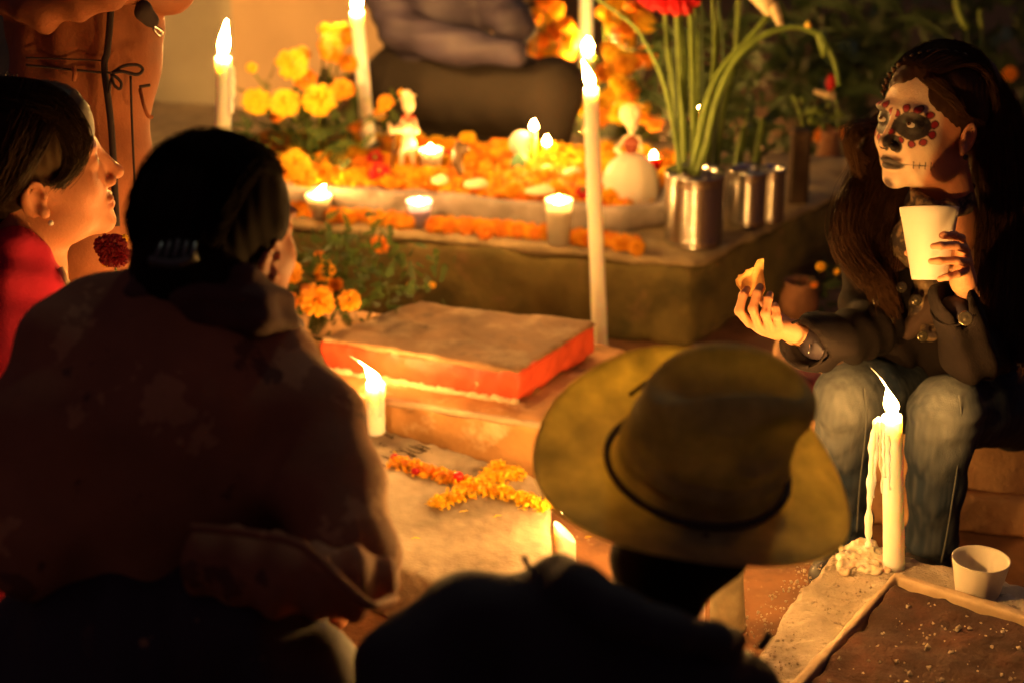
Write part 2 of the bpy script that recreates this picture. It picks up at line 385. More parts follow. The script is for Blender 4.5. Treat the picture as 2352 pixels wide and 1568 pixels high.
# ---------------------------------------------------------------- the altar tomb
AZ = .216
ca = G(1590, 600, AZ); cl = G(640, 508, AZ); da = (ca-cl)/np.linalg.norm(ca-cl); na = np.array([.62, .785, 0])
altar = empty('altar_tomb', (ca*np.array([1, 1, 0])), 'large mossy concrete tomb carrying the marigold bed and candles', 'tomb')
ap = [ca, ca+na*1.0, ca+na*1.0-da*2.4, ca-da*2.4]
SD().prism(ap, 0, AZ-.018, rad=.008).obj('concrete_body', M['mossy'], altar, res=.014, disp=lambda P: .003*fnoise(P, 28, 12)+.002*fnoise(P, 70, 13))
cen = sum(ap)/4
SD().prism([p+(p-cen)/np.linalg.norm(p-cen)*.008 for p in ap], AZ-.024, AZ, rad=.006).obj('top_slab', M['edge'], altar, res=.012, disp=lambda P: .003*fnoise(P, 40, 14))
KZ = .270
k1 = G(1349, 478, KZ); k0 = G(664, 426, KZ); dk = (k1-k0)/np.linalg.norm(k1-k0); nk = np.array([-dk[1], dk[0], 0])
kerb_o = [k0-dk*.25, k1+dk*.09, k1+dk*.19+nk*.09, k1+dk*.22+nk*.50, k0-dk*.25+nk*.42]
kc = sum(kerb_o)/5
kerb_i = [k0-dk*.21+nk*.035, k1+dk*.07+nk*.04, k1+dk*.14+nk*.10, k1+dk*.17+nk*.46, k0-dk*.21+nk*.38]
SD().prism(kerb_o, AZ-.004, KZ, rad=.006).prism(kerb_i, AZ+.01, KZ+.1, k=.004, sub=True).obj('stone_kerb', M['kerb'], altar, res=.008, disp=lambda P: .0028*fnoise(P, 45, 15)+.002*fnoise(P, 110, 16))
# ---------------------------------------------------------------- walls and tombs behind
wa, wb = G(545, 288, 0), G(905, 140, 0)
dw = (wb-wa)/np.linalg.norm(wb-wa); nw = np.array([-dw[1], dw[0], 0])
wl = empty('white_tomb_wall', wa, 'long low whitewashed wall glowing behind the candles at the top left', 'wall')
SD().prism([wa-dw*.05, wb+dw*3.0, wb+dw*3.0+nw*.25, wa-dw*.05+nw*.25], 0, .74, rad=.01).obj('plaster_wall', M['whitewash'], wl, res=.03)
mesh('wall_cap', *(lambda c: (c, [(0, 1, 2, 3), (7, 6, 5, 4), (0, 4, 5, 1), (1, 5, 6, 2), (2, 6, 7, 3), (3, 7, 4, 0)]))([*(wa-dw*.08-nw*.02+np.array([[0, 0, .742]]).repeat(4, 0)+np.array([[0, 0, 0], dw*4.2, dw*4.2+nw*.3, nw*.3])), *(wa-dw*.08-nw*.02+np.array([[0, 0, .80]]).repeat(4, 0)+np.array([[0, 0, 0], dw*4.2, dw*4.2+nw*.3, nw*.3]))]), M['greywall'], wl, smooth=False)
mesh('dark_earth', [(-4, 4.95, .004), (4, 4.95, .004), (4, 14, .004), (-4, 14, .004)], [(0, 1, 2, 3)], mat('dark_earth', (.085, .045, .018), .95, var=(4, .4), bump=((20, .7), (80, .5))), smooth=False)['kind'] = 'structure'
pl_ = empty('grey_pillar', G(455, 330, 0), 'smooth grey plaster pillar behind the tall left candle', 'pillar')
g0, g1 = G(330, 330, 0), G(548, 318, 0)
SD().prism([g0, g1, g1+np.array([-.1, .6, 0]), g0+np.array([-.1, .6, 0])], 0, 1.6, rad=.02).obj('pillar_shaft', M['greywall'], pl_, res=.02, disp=lambda P: .002*fnoise(P, 20, 2))
crumbs('earth_clods', 500, lambda: np.array([rng.uniform(-1.3, -.1), rng.uniform(5.0, 6.8), .0]), .012, M['dirt'], 'dark clods of earth on the ground behind the altar tomb', 'earth')
# ledge the girl sits on
LZ = .20
la, lb = np.array([.47, 3.47, 0]), np.array([1.8, 3.20, 0]); dl = (lb-la)/np.linalg.norm(lb-la); nl = np.array([-dl[1], dl[0], 0])
led = empty('cement_ledge', la, 'low ochre cement ledge behind the legs of the girl in jeans', 'ledge')
M['ledgem'] = mat('ledge_cement', (.52, .30, .14), .85, var=(6, .25), bump=((30, .4), (110, .4)), second=[((.36, .19, .09), 7, .5, .65)])
SD().prism([la, lb, lb+nl*.5, la+nl*.5], 0, LZ, rad=.008).obj('cement_body', M['ledgem'], led, res=.01, disp=lambda P: .002*fnoise(P, 40, 15))
SD().prism([la-nl*.035+dl*.01, lb-nl*.035, lb, la+dl*.01], 0, .085, rad=.008).obj('footing', M['ledgem'], led, res=.01, disp=lambda P: .003*fnoise(P, 50, 16))
# foreground block with planter
BZ = .21
bl = [G(1929, 1245, BZ), G(1883, 1318, BZ), G(1824, 1367, BZ), G(1789, 1416, BZ), G(1749, 1486, BZ), G(1700, 1620, BZ), G(2700, 1620, BZ), G(2500, 1380, BZ), G(2352, 1338, BZ), G(2174, 1294, BZ), G(2108, 1278, BZ), G(1963, 1240, BZ)]
def inner(p): return p
blk = empty('stucco_block', G(2000, 1450, 0), 'rough pale stucco tomb block at the lower right, with a soil bed', 'tomb block')
from_cen = np.array([.75, 2.6, 0])
# convex outline
cv = [G(1950, 1240, BZ), G(1905, 1275, BZ), G(1830, 1360, BZ), G(1749, 1486, BZ), G(1690, 1650, BZ), G(2700, 1700, BZ), G(2600, 1400, BZ)]
s = SD().prism(cv, 0, BZ, rad=.012)
s.obj('stucco_body', M['stucco'], blk, res=.0055, disp=lambda P: .003*fnoise(P, 60, 21)+.0022*fnoise(P, 190, 22)+.002*fnoise(P, 25, 23))
r0 = G(2052, 1333, BZ); r1 = G(1830, 1580, BZ); r2 = G(2352, 1429, BZ); e1 = (r1-r0)/np.linalg.norm(r1-r0); e2 = (r2-r0)/np.linalg.norm(r2-r0)
RZ2 = BZ+.022
s = SD().prism([r0, r0+e1*.6, r0+e1*.6+e2*.6, r0+e2*.6], BZ-.01, RZ2, rad=.005)
s.prism([r0+e1*.022+e2*.014, r0+e1*.7+e2*.014, r0+e1*.7+e2*.7, r0+e1*.022+e2*.7], BZ-.02, RZ2+.1, k=.004, sub=True)
s.obj('raised_rim', M['rim'], blk, res=.004, disp=lambda P: .0012*fnoise(P, 60, 24)+.0014*fnoise(P, 25, 25), lo=np.array([.2, 2.1, BZ-.02]), hi=np.array([1.2, 2.9, .4]))
rr = np.array([r0+e1*.03+e2*.02, r0+e1*.6+e2*.02, r0+e1*.6+e2*.6, r0+e1*.03+e2*.6])
SD().prism([r0+e1*.040+e2*.020, r0+e1*.6+e2*.020, r0+e1*.6+e2*.6, r0+e1*.040+e2*.6], BZ-.01, BZ+.016, rad=.004).obj('soil_bed', M['soil'], blk, res=.006, disp=lambda P: .0035*fnoise(P, 60, 26)+.002*fnoise(P, 180, 27), lo=np.array([.2, 2.1, BZ-.02]), hi=np.array([1.3, 2.9, .4]))
crumbs('soil_crumbs', 420, lambda: r0+e1*rng.uniform(.05, .55)+e2*rng.uniform(.03, .45)+np.array([0, 0, .017]), .0032, M['stucco'], None, None, blk)
crumbs('stucco_crumbs', 600, lambda: (lambda u: r0-e2*.02+e1*rng.uniform(-.06, .4)-e2*rng.uniform(0, .13)+np.array([0, 0, .001]))(0), .0020, M['stucco'], None, None, blk)
# ---------------------------------------------------------------- candles
def flame_mesh(h, r, lean=(0, 0, 0), wisp=0, mt=None):
    prof = [(0.02, 0), (.45, .04), (.82, .14), (1, .27), (.93, .42), (.72, .58), (.46, .74), (.22, .88), (.05, 1.0)]
    Vs, Fs = [], []; n = 10; lean = np.array(lean, float)
    for rr, z in prof:
        for j in range(n):
            a = 2*math.pi*j/n; Vs.append(np.array([rr*r*math.cos(a), rr*r*math.sin(a), z*h])+lean*z**1.5)
    if wisp:
        for q in range(1, 5):
            z = 1+wisp*q/4
            for j in range(n):
                a = 2*math.pi*j/n; Vs.append(np.array([.10*(1-q/4.2)*r*math.cos(a), .10*(1-q/4.2)*r*math.sin(a), z*h])+lean*z**2.2)
    m = len(Vs)//n
    Fs = [(i*n+j, i*n+(j+1) % n, (i+1)*n+(j+1) % n, (i+1)*n+j) for i in range(m-1) for j in range(n)]+[tuple(range(n))[::-1]]
    return Vs, Fs
def candle(base, top, r, label, group=None, fl=(.040, .0075), lean=(0, 0, 0), wisp=0, drips=(), mt=None, cut=None, lit=True, taper=.9, name='candle', pw=1.0):
    base = np.array(base, float); top = np.array(top, float); L = np.linalg.norm(top-base); ax = (top-base)/L
    root = empty(name, base, label, 'candle', group); seed = len(bpy.data.objects)
    ph = np.random.default_rng(seed).random(4)*6.28
    prof = []; nz = 26
    for i in range(nz+1):
        u = i/nz; prof.append((r*(1.06-.10*u)*(1 if u < .99 else .97), L*u))
    if cut is None: prof += [(r*.90, L+.0015), (r*.78, L-.001), (r*.55, L-.004), (.0005, L-.005)]
    else: prof += [(r*.90, L+.001), (r*.5, L), (.0005, L)]
    jit = lambda i, a: .018*math.sin(3*a+ph[0]+i*.21)+.014*math.sin(5*a+ph[1]-i*.4)+.012*math.sin(i*.9+ph[2])
    v, f = lathe(prof, 28, base, ax, jit)
    if cut is not None:                     # slanted, half molten top
        v = [p-ax*max(0, (np.array(p)-base) @ ax-(L-.03-((np.array(p)-base) @ RT-cut[0])*cut[1])) if (np.array(p)-base) @ ax > L*.6 else p for p in v]
    w = mesh('wax', v, f, mt or M['wax'], root)
    for (ang, z0, z1, rr, out) in drips:    # (angle, from, to, thickness, how far it stands off)
        ref = np.array([math.cos(ang), math.sin(ang), 0]); pts = []
        for u in np.linspace(0, 1, 22):
            pts.append(base+ax*(L*z0+(L*z1-L*z0)*u)+ref*(r*(.92+out*math.sin(math.pi*min(1, u*1.2))))+np.array([1, 0, 0])*.0012*math.sin(u*23+ang))
        rads = rr*(.8+.35*np.sin(np.linspace(0, 9, 22)+ang)**2); rads[-1] = rr*1.5; rads[-2] = rr*1.3
        mesh('wax_drip', *tube(pts, rads, 8), mt or M['wax'], root)
    if lit:
        wp = top+ax*(-.004)
        mesh('wick', *tube([wp, wp+ax*.008, wp+ax*.012+np.array(lean)*.1], .0009, 5), M['wick'], root)
        v, f = flame_mesh(fl[0], fl[1], lean, wisp); o = mesh('flame', np.array(v)+top+ax*.004, f, flame_for(pw, wisp > 0), root)
    return root
# in sharp focus, by the knees, with long curtains of dripped wax
cb = G(2054, 1302, BZ); 
candle(cb, V(2049, 955, cb[1]+.004), .0165, 'thick half-burnt candle with a hanging sheet of dripped wax beside the jeans', 'thick wax candles',
       fl=(.046, .0125), lean=(-.012, 0, .0), wisp=.7, pw=.42, drips=[(3.0, .96, .50, .0032, .22), (3.6, .97, .62, .003, .1), (2.4, .95, .70, .0028, .12), (4.2, .9, .55, .0022, .02)])
# the free-hanging curtain of wax
wd = bpy.data.objects['candle']
pts = [U(*p) for p in [(2021, 957, cb[1]/ray(2021, 957)[1]), (2016, 990, 3.09), (2011, 1030, 3.10), (2006, 1080, 3.12), (2003, 1130, 3.14), (2001, 1190, 3.15), (1999, 1240, 3.17), (1998, 1262, 3.18)]]
pts = catmull([np.array([p[0], cb[1]-.004, p[2]]) for p in pts], 7)
rad = .0052+.0015*np.sin(np.linspace(0, 26, len(pts)))+.0008*np.sin(np.linspace(1, 61, len(pts))); rad[:6] *= np.linspace(.7, 1, 6)
mesh('wax_curtain', *tube(pts, rad, 9), M['wax'], wd)
pts2 = catmull([np.array([p[0], cb[1]-.006, p[2]]) for p in [U(2024, 985, 3.08), U(2020, 1040, 3.1), U(2014, 1110, 3.12), U(2011, 1160, 3.13)]], 6)
mesh('wax_curtain', *tube(pts2, .0032+.0012*np.sin(np.linspace(0, 19, len(pts2))), 8), M['wax'], wd)
s = SD()
for i in range(110):
    a = rng.uniform(0, 6.28); q = abs(rng.normal())*.022
    px_, py_ = 1985+np.clip(rng.normal(), -1.5, 1.5)*36, 1290+np.clip(rng.normal(), -1.5, 1.5)*18
    s.ell(G(px_, py_, BZ)+np.array([0, 0, .003]), (rng.uniform(.003, .0075),)*2+(rng.uniform(.003, .008),), k=.006)
for i in range(10): s.ell(G(1990+rng.normal()*10, 1262+rng.normal()*8, BZ)+np.array([0, 0, .008]), .009, k=.006)
M['oldwax'] = mat('old_wax', (.70, .58, .42), .45, sss=.5, sssr=(.012, .006, .003), var=(60, .3), bump=((90, .8),))
s.obj('wax_puddle', M['oldwax'], wd, res=.0022, disp=lambda P: .0012*fnoise(P, 420, 31))
# others
cB = G(861, 992, SZ)
candle(cB, V(862, 880, cB[1]), .0195, 'stub candle burning at the back corner of the grey slab, next to the tan jacket', 'thick wax candles', fl=(.030, .012), lean=(-.020, 0, .004), wisp=.5, pw=.6, drips=[(5.3, .95, .4, .003, .03)])
cC = G(1297, 1345, 0)
candle(cC, V(1296, 1183, cC[1]), .0200, 'short white candle with a slanted molten top, beside the hat brim', 'thick wax candles', fl=(.026, .007), lean=(.006, 0, 0), cut=(-.004, 1.0), pw=.4)
cD = V(504, 740, 4.3)
candle((cD[0], 4.3, 0), V(513, 133, 4.3), .0180, 'tall white candle at the far left in front of the grey pillar', 'tall white candles', fl=(.080, .0125), lean=(.012, 0, 0), drips=[(0.1, .97, .82, .006, .25), (-.5, .98, .74, .004, .1)])
cE = G(850, 352, .27)
candle(cE, V(819, 28, cE[1]), .0175, 'tall white candle rising from the marigold bed, flame at the top of the frame', 'tall white candles', fl=(.062, .013), lean=(.012, 0, 0), drips=[(5, .62, .40, .004, .05)], pw=.7)
candle((.203, 4.2, 0), V(1357, 205, 4.2), .0165, 'tall slim white candle in front of the altar tomb at the centre', 'tall white candles', fl=(.058, .0115), lean=(-.018, 0, 0), drips=[(3.3, .84, .55, .0022, .04)])
fA = V(1350, 118, 5.7)
candle((fA[0]+.01, 5.7, 0), fA, .0150, 'thin pale candle far behind the tall central one, with a round flame', 'tall white candles', fl=(.034, .014))
fB = V(1345, -60, 6.6)
candle((fB[0]+.01, 6.6, 0), fB, .0200, 'tallest pale candle at the back, its top above the frame', 'tall white candles', fl=(.05, .010))
for i, (x, y0, y1) in enumerate([(1226, 302, 385), (1256, 338, 388)]):
    b = G(x-2, y1, KZ)
    candle(b, V(x, y0, b[1]), .0072, ['thin yellow taper, the taller of the pair on the marigold bed', 'thin yellow taper, the shorter of the pair on the marigold bed'][i], 'yellow tapers', fl=(.026, .0095), lean=(0, 0, 0), mt=M['wax_yellow'], pw=.3)
# pale block candle glimpsed between hat and shoulder
cG = G(1672, 1440, 0)
candle(cG, V(1668, 1255, cG[1]), .029, 'stout pale unlit candle behind the neck of the man in the hat', 'thick wax candles', lit=False, mt=mat('darker_wax', (.34, .29, .18), .6, var=(20, .3), bump=((60, .5),)))  # darker wax, toned down against the glare of the added candle
for i, (x, y, Y, hh, lb_) in enumerate([(1468, 1150, 3.06, .35, 'unseen tall candle added on the dirt behind the brim of the hat'), (1602, 1112, 2.56, 1.35, 'unseen tall candle added in front of the man, glowing through his hat'), (1125, 1398, 2.62, .26, 'unseen candle added close to the front edge of the grey slab'), (1560, 1110, 3.34, .3, 'unseen candle added on the dirt behind the right side of the hat'),
        (640, 990, 3.00, .6, 'unseen candle added behind the tan jacket at the left end of the grey slab'), (335, 850, 2.58, .13, 'unseen tall candle added behind the back of the woman with pinned hair')]):
    tp = V(x, y, Y); candle((tp[0], tp[1], 0), tp, .018, lb_, 'thick wax candles', fl=(.040, .012), pw=hh)  # unseen candles added to light the faces, hands, hat and slab
# ---------------------------------------------------------------- candle cups
def cupmat(name, base, tr=.5, rough=.4):
    m = bpy.data.materials.new(name); m.use_nodes = True; nt = m.node_tree; N = nt.nodes; L = nt.links; b = N['Principled BSDF']
    b.inputs['Base Color'].default_value = (*base, 1); b.inputs['Roughness'].default_value = rough
    t = N.new('ShaderNodeBsdfTranslucent'); t.inputs[0].default_value = (*base, 1); mx = N.new('ShaderNodeMixShader'); mx.inputs[0].default_value = tr
    L.new(b.outputs[0], mx.inputs[1]); L.new(t.outputs[0], mx.inputs[2]); L.new(mx.outputs[0], N['Material Output'].inputs[0]); return m
M['cup_lilac'] = cupmat('lilac_plastic', (.66, .60, .80), .6); M['cup_white'] = cupmat('white_plastic', (.86, .82, .74), .6); M['cup_red'] = cupmat('red_glass', (.8, .06, .03), .6, .2)
M['foam'] = cupmat('white_foam', (.66, .60, .50), .2, .55)
def cup_candle(base, rt, rb, h, label, mt, fillz=.72, fl=(.022, .009), group='candles burning in plastic cups', lean=(0, 0, 0), pw=.38):
    root = empty('cup_candle', base, label, 'candle', group)
    mesh('cup', *lathe([(rb*.9, 0), (rb, .001), (rt*.985, h*.93), (rt*1.05, h*.94), (rt*1.05, h), (rt*.97, h), (rt*.95, h*.92), (rb*.93, .004), (.0005, .004)], 28, base), mt, root)
    rf = rb+(rt-rb)*fillz-.003
    mesh('wax', *lathe([(rb*.9, .005), (rf*.97, h*fillz), (rf*.8, h*fillz), (.0005, h*fillz-.002)], 24, base), M['wax'], root)
    v, f = flame_mesh(fl[0], fl[1], lean); top = np.array(base)+np.array([0, 0, h*fillz+.004])
    mesh('wick', *tube([top-np.array([0, 0, .006]), top+np.array([0, 0, .006])], .0009, 5), M['wick'], root)
    mesh('flame', np.array(v)+top, f, flame_for(pw), root)
cup_candle(G(733, 497, AZ), .031, .023, .054, 'white plastic cup candle, first from the left on the tomb ledge', M['cup_white'], .84, (.030, .011), lean=(.016, 0, 0), pw=.3)
cup_candle(G(964, 518, AZ), .030, .020, .062, 'lilac plastic cup candle in the gap of the marigold garland', M['cup_lilac'], .72, (.020, .010))
cup_candle(G(1283, 560, AZ), .031, .025, .108, 'tall white plastic cup candle standing on the tomb ledge near the slim candle', M['cup_white'], .82, (.026, .010))
cup_candle(G(990, 392, KZ), .030, .023, .055, 'pale cup candle at the back of the marigold bed next to a red flower', M['cup_white'], .80, (.020, .011))
cup_candle(G(1500, 405, KZ), .018, .014, .050, 'small red glass candle behind the skirt of the doll', M['cup_red'], .9, (.016, .008))
# mostly unseen cup candles, added to light the wall and far flowers
for i, (x, y, z) in enumerate([(-.72, 5.75, 0), (.20, 5.75, 0), (.60, 6.1, 0), (.07, 6.25, 0)]):
    cup_candle((x, y, z), .032, .026, .055, ['unseen cup candle added low behind the left marigold bunch', 'unseen cup candle added among the far marigolds', 'unseen cup candle added behind the vase flowers', 'cup candle on the ground behind the seated person'][i], M['cup_white'], .85, (.040, .014), 'far candles in cups', pw=[.1, .8, .7, .6][i])
# ---------------------------------------------------------------- flowers
def pompom(seed, n=80, ruffle=.2, flat=.72):
    r_ = np.random.default_rng(seed); Vs, Fs = [], []
    for i in range(n):
        u = (i+.5)/n; th = math.acos(1-1.75*u); ph = i*2.39996+r_.normal()*.15
        d = np.array([math.sin(th)*math.cos(ph), math.sin(th)*math.sin(ph), math.cos(th)*flat])
        t = np.cross(d, [0, 0, 1.0])+np.array([1e-3, 0, 0]); t /= np.linalg.norm(t); nn = np.cross(t, d); nn /= np.linalg.norm(nn)+1e-9
        L = r_.uniform(.86, 1.08); w = r_.uniform(.20, .30); o = len(Vs); tw = r_.normal()*.35; t2 = t*math.cos(tw)+nn*math.sin(tw); n2 = np.cross(t2, d)
        b = d*.25
        Vs += [b-t2*w*.25, b+t2*w*.25, d*L*.72-t2*w*.8+n2*.05, d*L*.78+n2*.12, d*L*.72+t2*w*.8+n2*.05, d*L-t2*w*.55-n2*ruffle*.4, d*L*1.05-n2*ruffle*.15, d*L+t2*w*.55-n2*ruffle*.4]
        Fs += [(o, o+3, o+2), (o, o+1, o+3), (o+1, o+4, o+3), (o+2, o+3, o+6, o+5), (o+3, o+4, o+7, o+6)]
    return Vs, Fs
def petmat(name, base, base2): return mat(name, base, .6, second=[(base2, 1.3, .45, .6)], sss=.0, sheen=.1)
def leafy(name, base, tr=.35):
    m = mat(name, base, .6, var=(25, .3)); nt = m.node_tree; N = nt.nodes; L = nt.links; b = N['Principled BSDF']
    t = N.new('ShaderNodeBsdfTranslucent'); mx = N.new('ShaderNodeMixShader'); mx.inputs[0].default_value = tr
    for l in list(L):
        if l.to_node == b and l.to_socket.name == 'Base Color': L.new(l.from_socket, t.inputs[0])
    L.new(b.outputs[0], mx.inputs[1]); L.new(t.outputs[0], mx.inputs[2]); L.new(mx.outputs[0], N['Material Output'].inputs[0]); return m
M['orange'] = leafy('marigold_orange', (.86, .40, .012), .4); M['yelloworange'] = leafy('marigold_gold', (.90, .56, .02), .4); M['deeporange'] = leafy('marigold_deep', (.80, .27, .010), .35)
M['red_petal'] = leafy('red_petal', (.50, .008, .012), .3); M['leaf'] = leafy('marigold_leaf', (.055, .095, .018), .3); M['stem'] = leafy('green_stem', (.13, .19, .03), .15)
M['darkleaf'] = leafy('dark_leaf', (.035, .06, .018), .2); M['creampetal'] = leafy('cream_petal', (.72, .58, .34), .3)
def bloom_mesh(name, seed, mt, **k):
    v, f = pompom(seed, **k); me = bpy.data.meshes.new(name); me.from_pydata([tuple(p) for p in v], [], f); me.materials.append(mt); return me
BL = {c: [bloom_mesh('bloom', i*7+j, M[c], n=78, ruffle=.35) for i in range(2)] for j, c in enumerate(('orange', 'yelloworange', 'deeporange', 'red_petal'))}
M['dark_red'] = leafy('dark_red_petal', (.16, .003, .006), .3); BL['dark_red'] = [bloom_mesh('bloom', 77, M['dark_red'], n=78, ruffle=.35)]
def bloom(c, p, r, up, parent, name='bloom'):
    up = Vector([float(q) for q in up]).normalized(); q = up.to_track_quat('Z', 'Y').to_matrix().to_4x4() @ rotz(rng.uniform(0, 6.28))
    s_ = Matrix.Diagonal((r, r, r*rng.uniform(.85, 1.05), 1)); ms = BL[c]
    return copy_obj(None, name, Matrix.Translation(Vector([float(x) for x in p])) @ q @ s_, parent, inst=ms[rng.integers(len(ms))])
TOCAM = lambda p: (CAM-p)/np.linalg.norm(CAM-p)
def plant(name, label, cat, foot, blooms, t0, leaves=120, lr=.10, group=None, stems=True, lsize=.03, lmat='leaf', rseed=1, leafc=None):
    """blooms: (px, py, depth, radius px, colour)"""
    r_ = np.random.default_rng(rseed); root = empty(name, foot, label, cat, group); foot = np.array(foot)
    for (x, y, t, r, c) in blooms:
        p = U(x, y, t); up = TOCAM(p)*.75+np.array([r_.normal()*.35, 0, .55+r_.random()*.3])
        bloom(c, p, pm(r, t)*1.05, up, root)
        if stems:
            mid = (p+foot)/2+np.array([(p-foot)[0]*.12, .02, .03]); mesh('stem', *tube(catmull([foot+r_.normal(size=3)*.012, mid, p-np.array([0, -.01, .01])], 5), .0024, 5), M['stem'], root)
    Vs, Fs = [], []
    cs = leafc if leafc is not None else [(U(b[0], b[1]+25, b[2])+foot)/2 for b in blooms]
    for i in range(leaves):                   # feathery fronds: a rib with paired narrow leaflets
        c = cs[r_.integers(len(cs))]+r_.normal(size=3)*np.array([lr, lr*.6, lr*.7]); c[2] = max(c[2], .01)
        d = r_.normal(size=3)+np.array([0, -.2, .4]); d /= np.linalg.norm(d); sd = np.cross(d, r_.normal(size=3)); sd /= np.linalg.norm(sd); L = lsize*r_.uniform(.8, 2)
        for k in range(5):
            for sg in (-1, 1):
                b = c+d*L*k/5; q = b+(sd*sg*.8+d*.6)*L*.38*(1-k/7); w = d*L*.07; o = len(Vs); Vs += [b-w, b+w, q+w*.5+np.array([0, 0, -.002]), (b+q)/2-w*1.6]; Fs += [(o, o+1, o+2), (o, o+2, o+3)]
        o = len(Vs); Vs += [c-sd*.0012, c+sd*.0012, c+d*L]; Fs += [(o, o+1, o+2)]
    if Vs: mesh('foliage', Vs, Fs, M[lmat], root, smooth=False)['kind'] = 'stuff'
    return root
O, Y, D_, R_ = 'orange', 'yelloworange', 'deeporange', 'red_petal'
plant('marigold_bunch', 'bunch of golden marigolds standing between the two tall candles at the left', 'flowers', G(720, 400, AZ),
      [(590, 232, 4.85, 33, Y), (655, 236, 4.82, 34, Y), (733, 228, 4.8, 38, Y), (672, 148, 4.9, 36, Y), (700, 180, 4.95, 26, D_), (690, 130, 5.0, 24, O), (762, 112, 5.0, 33, O), (786, 78, 5.05, 29, O), (745, 66, 5.1, 15, O), (800, 145, 5.05, 22, O), (785, 205, 4.95, 27, O),
       (885, 236, 5.0, 19, O), (872, 262, 5.02, 15, O), (815, 290, 5.1, 17, D_), (765, 335, 5.15, 20, D_), (578, 156, 4.95, 13, 'yelloworange'), (678, 375, 4.75, 34, Y), (700, 405, 4.7, 28, Y), (650, 395, 4.75, 24, O), (640, 262, 4.95, 20, D_)], 4.9,
      leaves=230, lr=.085, lsize=.035, group='marigold bunches')
plant('marigold_bunch', 'low bunch of orange marigolds and ferny leaves in front of the altar tomb', 'flowers', G(760, 745, 0),
      [(873, 562, 4.25, 22, D_), (745, 622, 4.2, 26, O), (727, 690, 4.1, 40, O), (803, 690, 4.12, 26, O), (665, 625, 4.15, 28, O), (670, 690, 4.2, 18, D_), (770, 655, 4.2, 18, D_), (735, 590, 4.25, 14, D_), (705, 665, 4.16, 14, D_), (942, 655, 4.35, 8, D_), (993, 655, 4.35, 8, Y)], 4.2,
      leaves=420, lr=.062, lsize=.022, group='marigold bunches', rseed=3,
      leafc=[U(x, y, 4.22) for x, y in [(700, 590), (760, 590), (820, 600), (690, 610), (850, 620), (900, 640), (940, 660), (820, 650), (880, 670), (760, 720), (700, 740), (740, 600), (650, 660), (780, 600)]])
far = []
r_ = np.random.default_rng(5)
for (x0, x1, y0, y1, n, t) in [(1160, 1300, -5, 90, 15, 5.9), (1200, 1335, 70, 135, 10, 5.9), (1385, 1500, 0, 110, 18, 5.7), (1380, 1490, 110, 270, 24, 5.4), (1420, 1470, 180, 260, 8, 5.3), (1300, 1400, 180, 260, 7, 5.9)]:
    far.append([(r_.uniform(x0, x1), r_.uniform(y0, y1), t+r_.normal()*.08, r_.uniform(15, 27), [Y, O, Y, D_][r_.integers(4)]) for _ in range(n)])
plant('marigold_bunch', 'bright marigolds behind the back of the person in the dark jacket', 'flowers', (.05, 5.95, 0), far[0]+far[1], 5.9, leaves=90, lr=.10, group='marigold bunches', rseed=4, lsize=.04)
plant('marigold_bunch', 'cascade of glowing marigolds to the right of the slim candle, behind the doll', 'flowers', (.30, 5.5, 0), far[2]+far[3]+far[4]+[(1505, 285, 5.0, 20, D_), (1480, 272, 5.05, 16, O)], 5.5, leaves=160, lr=.10, group='marigold bunches', rseed=6, lsize=.04)
plant('marigold_bunch', 'low marigolds at the far side, behind the knees in dark trousers', 'flowers', (.28, 5.95, 0), far[5], 5.9, leaves=30, lr=.06, group='marigold bunches', rseed=7)
plant('wild_plant', 'dark leafy plant with two small orange blooms behind the loose hair of the girl', 'plant', G(1900, 480, 0), [(1893, 312, 5.6, 24, D_), (1945, 308, 5.6, 18, D_)], 5.6, leaves=260, lr=.16, lsize=.075, lmat='darkleaf', rseed=8, group='plants behind the girl',
      leafc=[U(x, y, 5.9) for x, y in [(1800, 150), (1850, 220), (1900, 120), (1960, 160), (1980, 60), (1760, 260), (1830, 330), (2020, 100), (1930, 250)]])
plant('wild_plant', 'dark plant with one blurred orange bloom at the right edge', 'plant', G(2320, 420, 0), [(2320, 170, 5.8, 17, D_)], 5.8, leaves=120, lr=.14, lsize=.08, lmat='darkleaf', rseed=9, group='plants behind the girl',
      leafc=[U(x, y, 6.1) for x, y in [(2240, 120), (2300, 80), (2340, 260)]])
# garland
gar = empty('marigold_garland', G(1000, 520, AZ), 'rope of orange marigold heads laid along the front ledge of the altar tomb', 'garland')
for i, x in enumerate(np.linspace(668, 1462, 60)):
    if abs(x-733) < 20 or abs(x-962) < 16 or abs(x-1283) < 30: continue
    ya = np.interp(x, [668, 730, 870, 940, 1040, 1240, 1330, 1462], [480, 493, 504, 511, 519, 534, 547, 562])
    bloom(O if i % 3 else D_, G(x+rng.normal()*2, ya+rng.normal()*3, AZ+.016), rng.uniform(.0165, .021), (rng.normal()*.5, -1+rng.normal()*.3, .7), gar)
    if i % 2: bloom(D_ if i % 3 else O, G(x+rng.normal()*3, ya-9, AZ+.022), rng.uniform(.015, .018), (rng.normal()*.5, -.5, 1), gar)
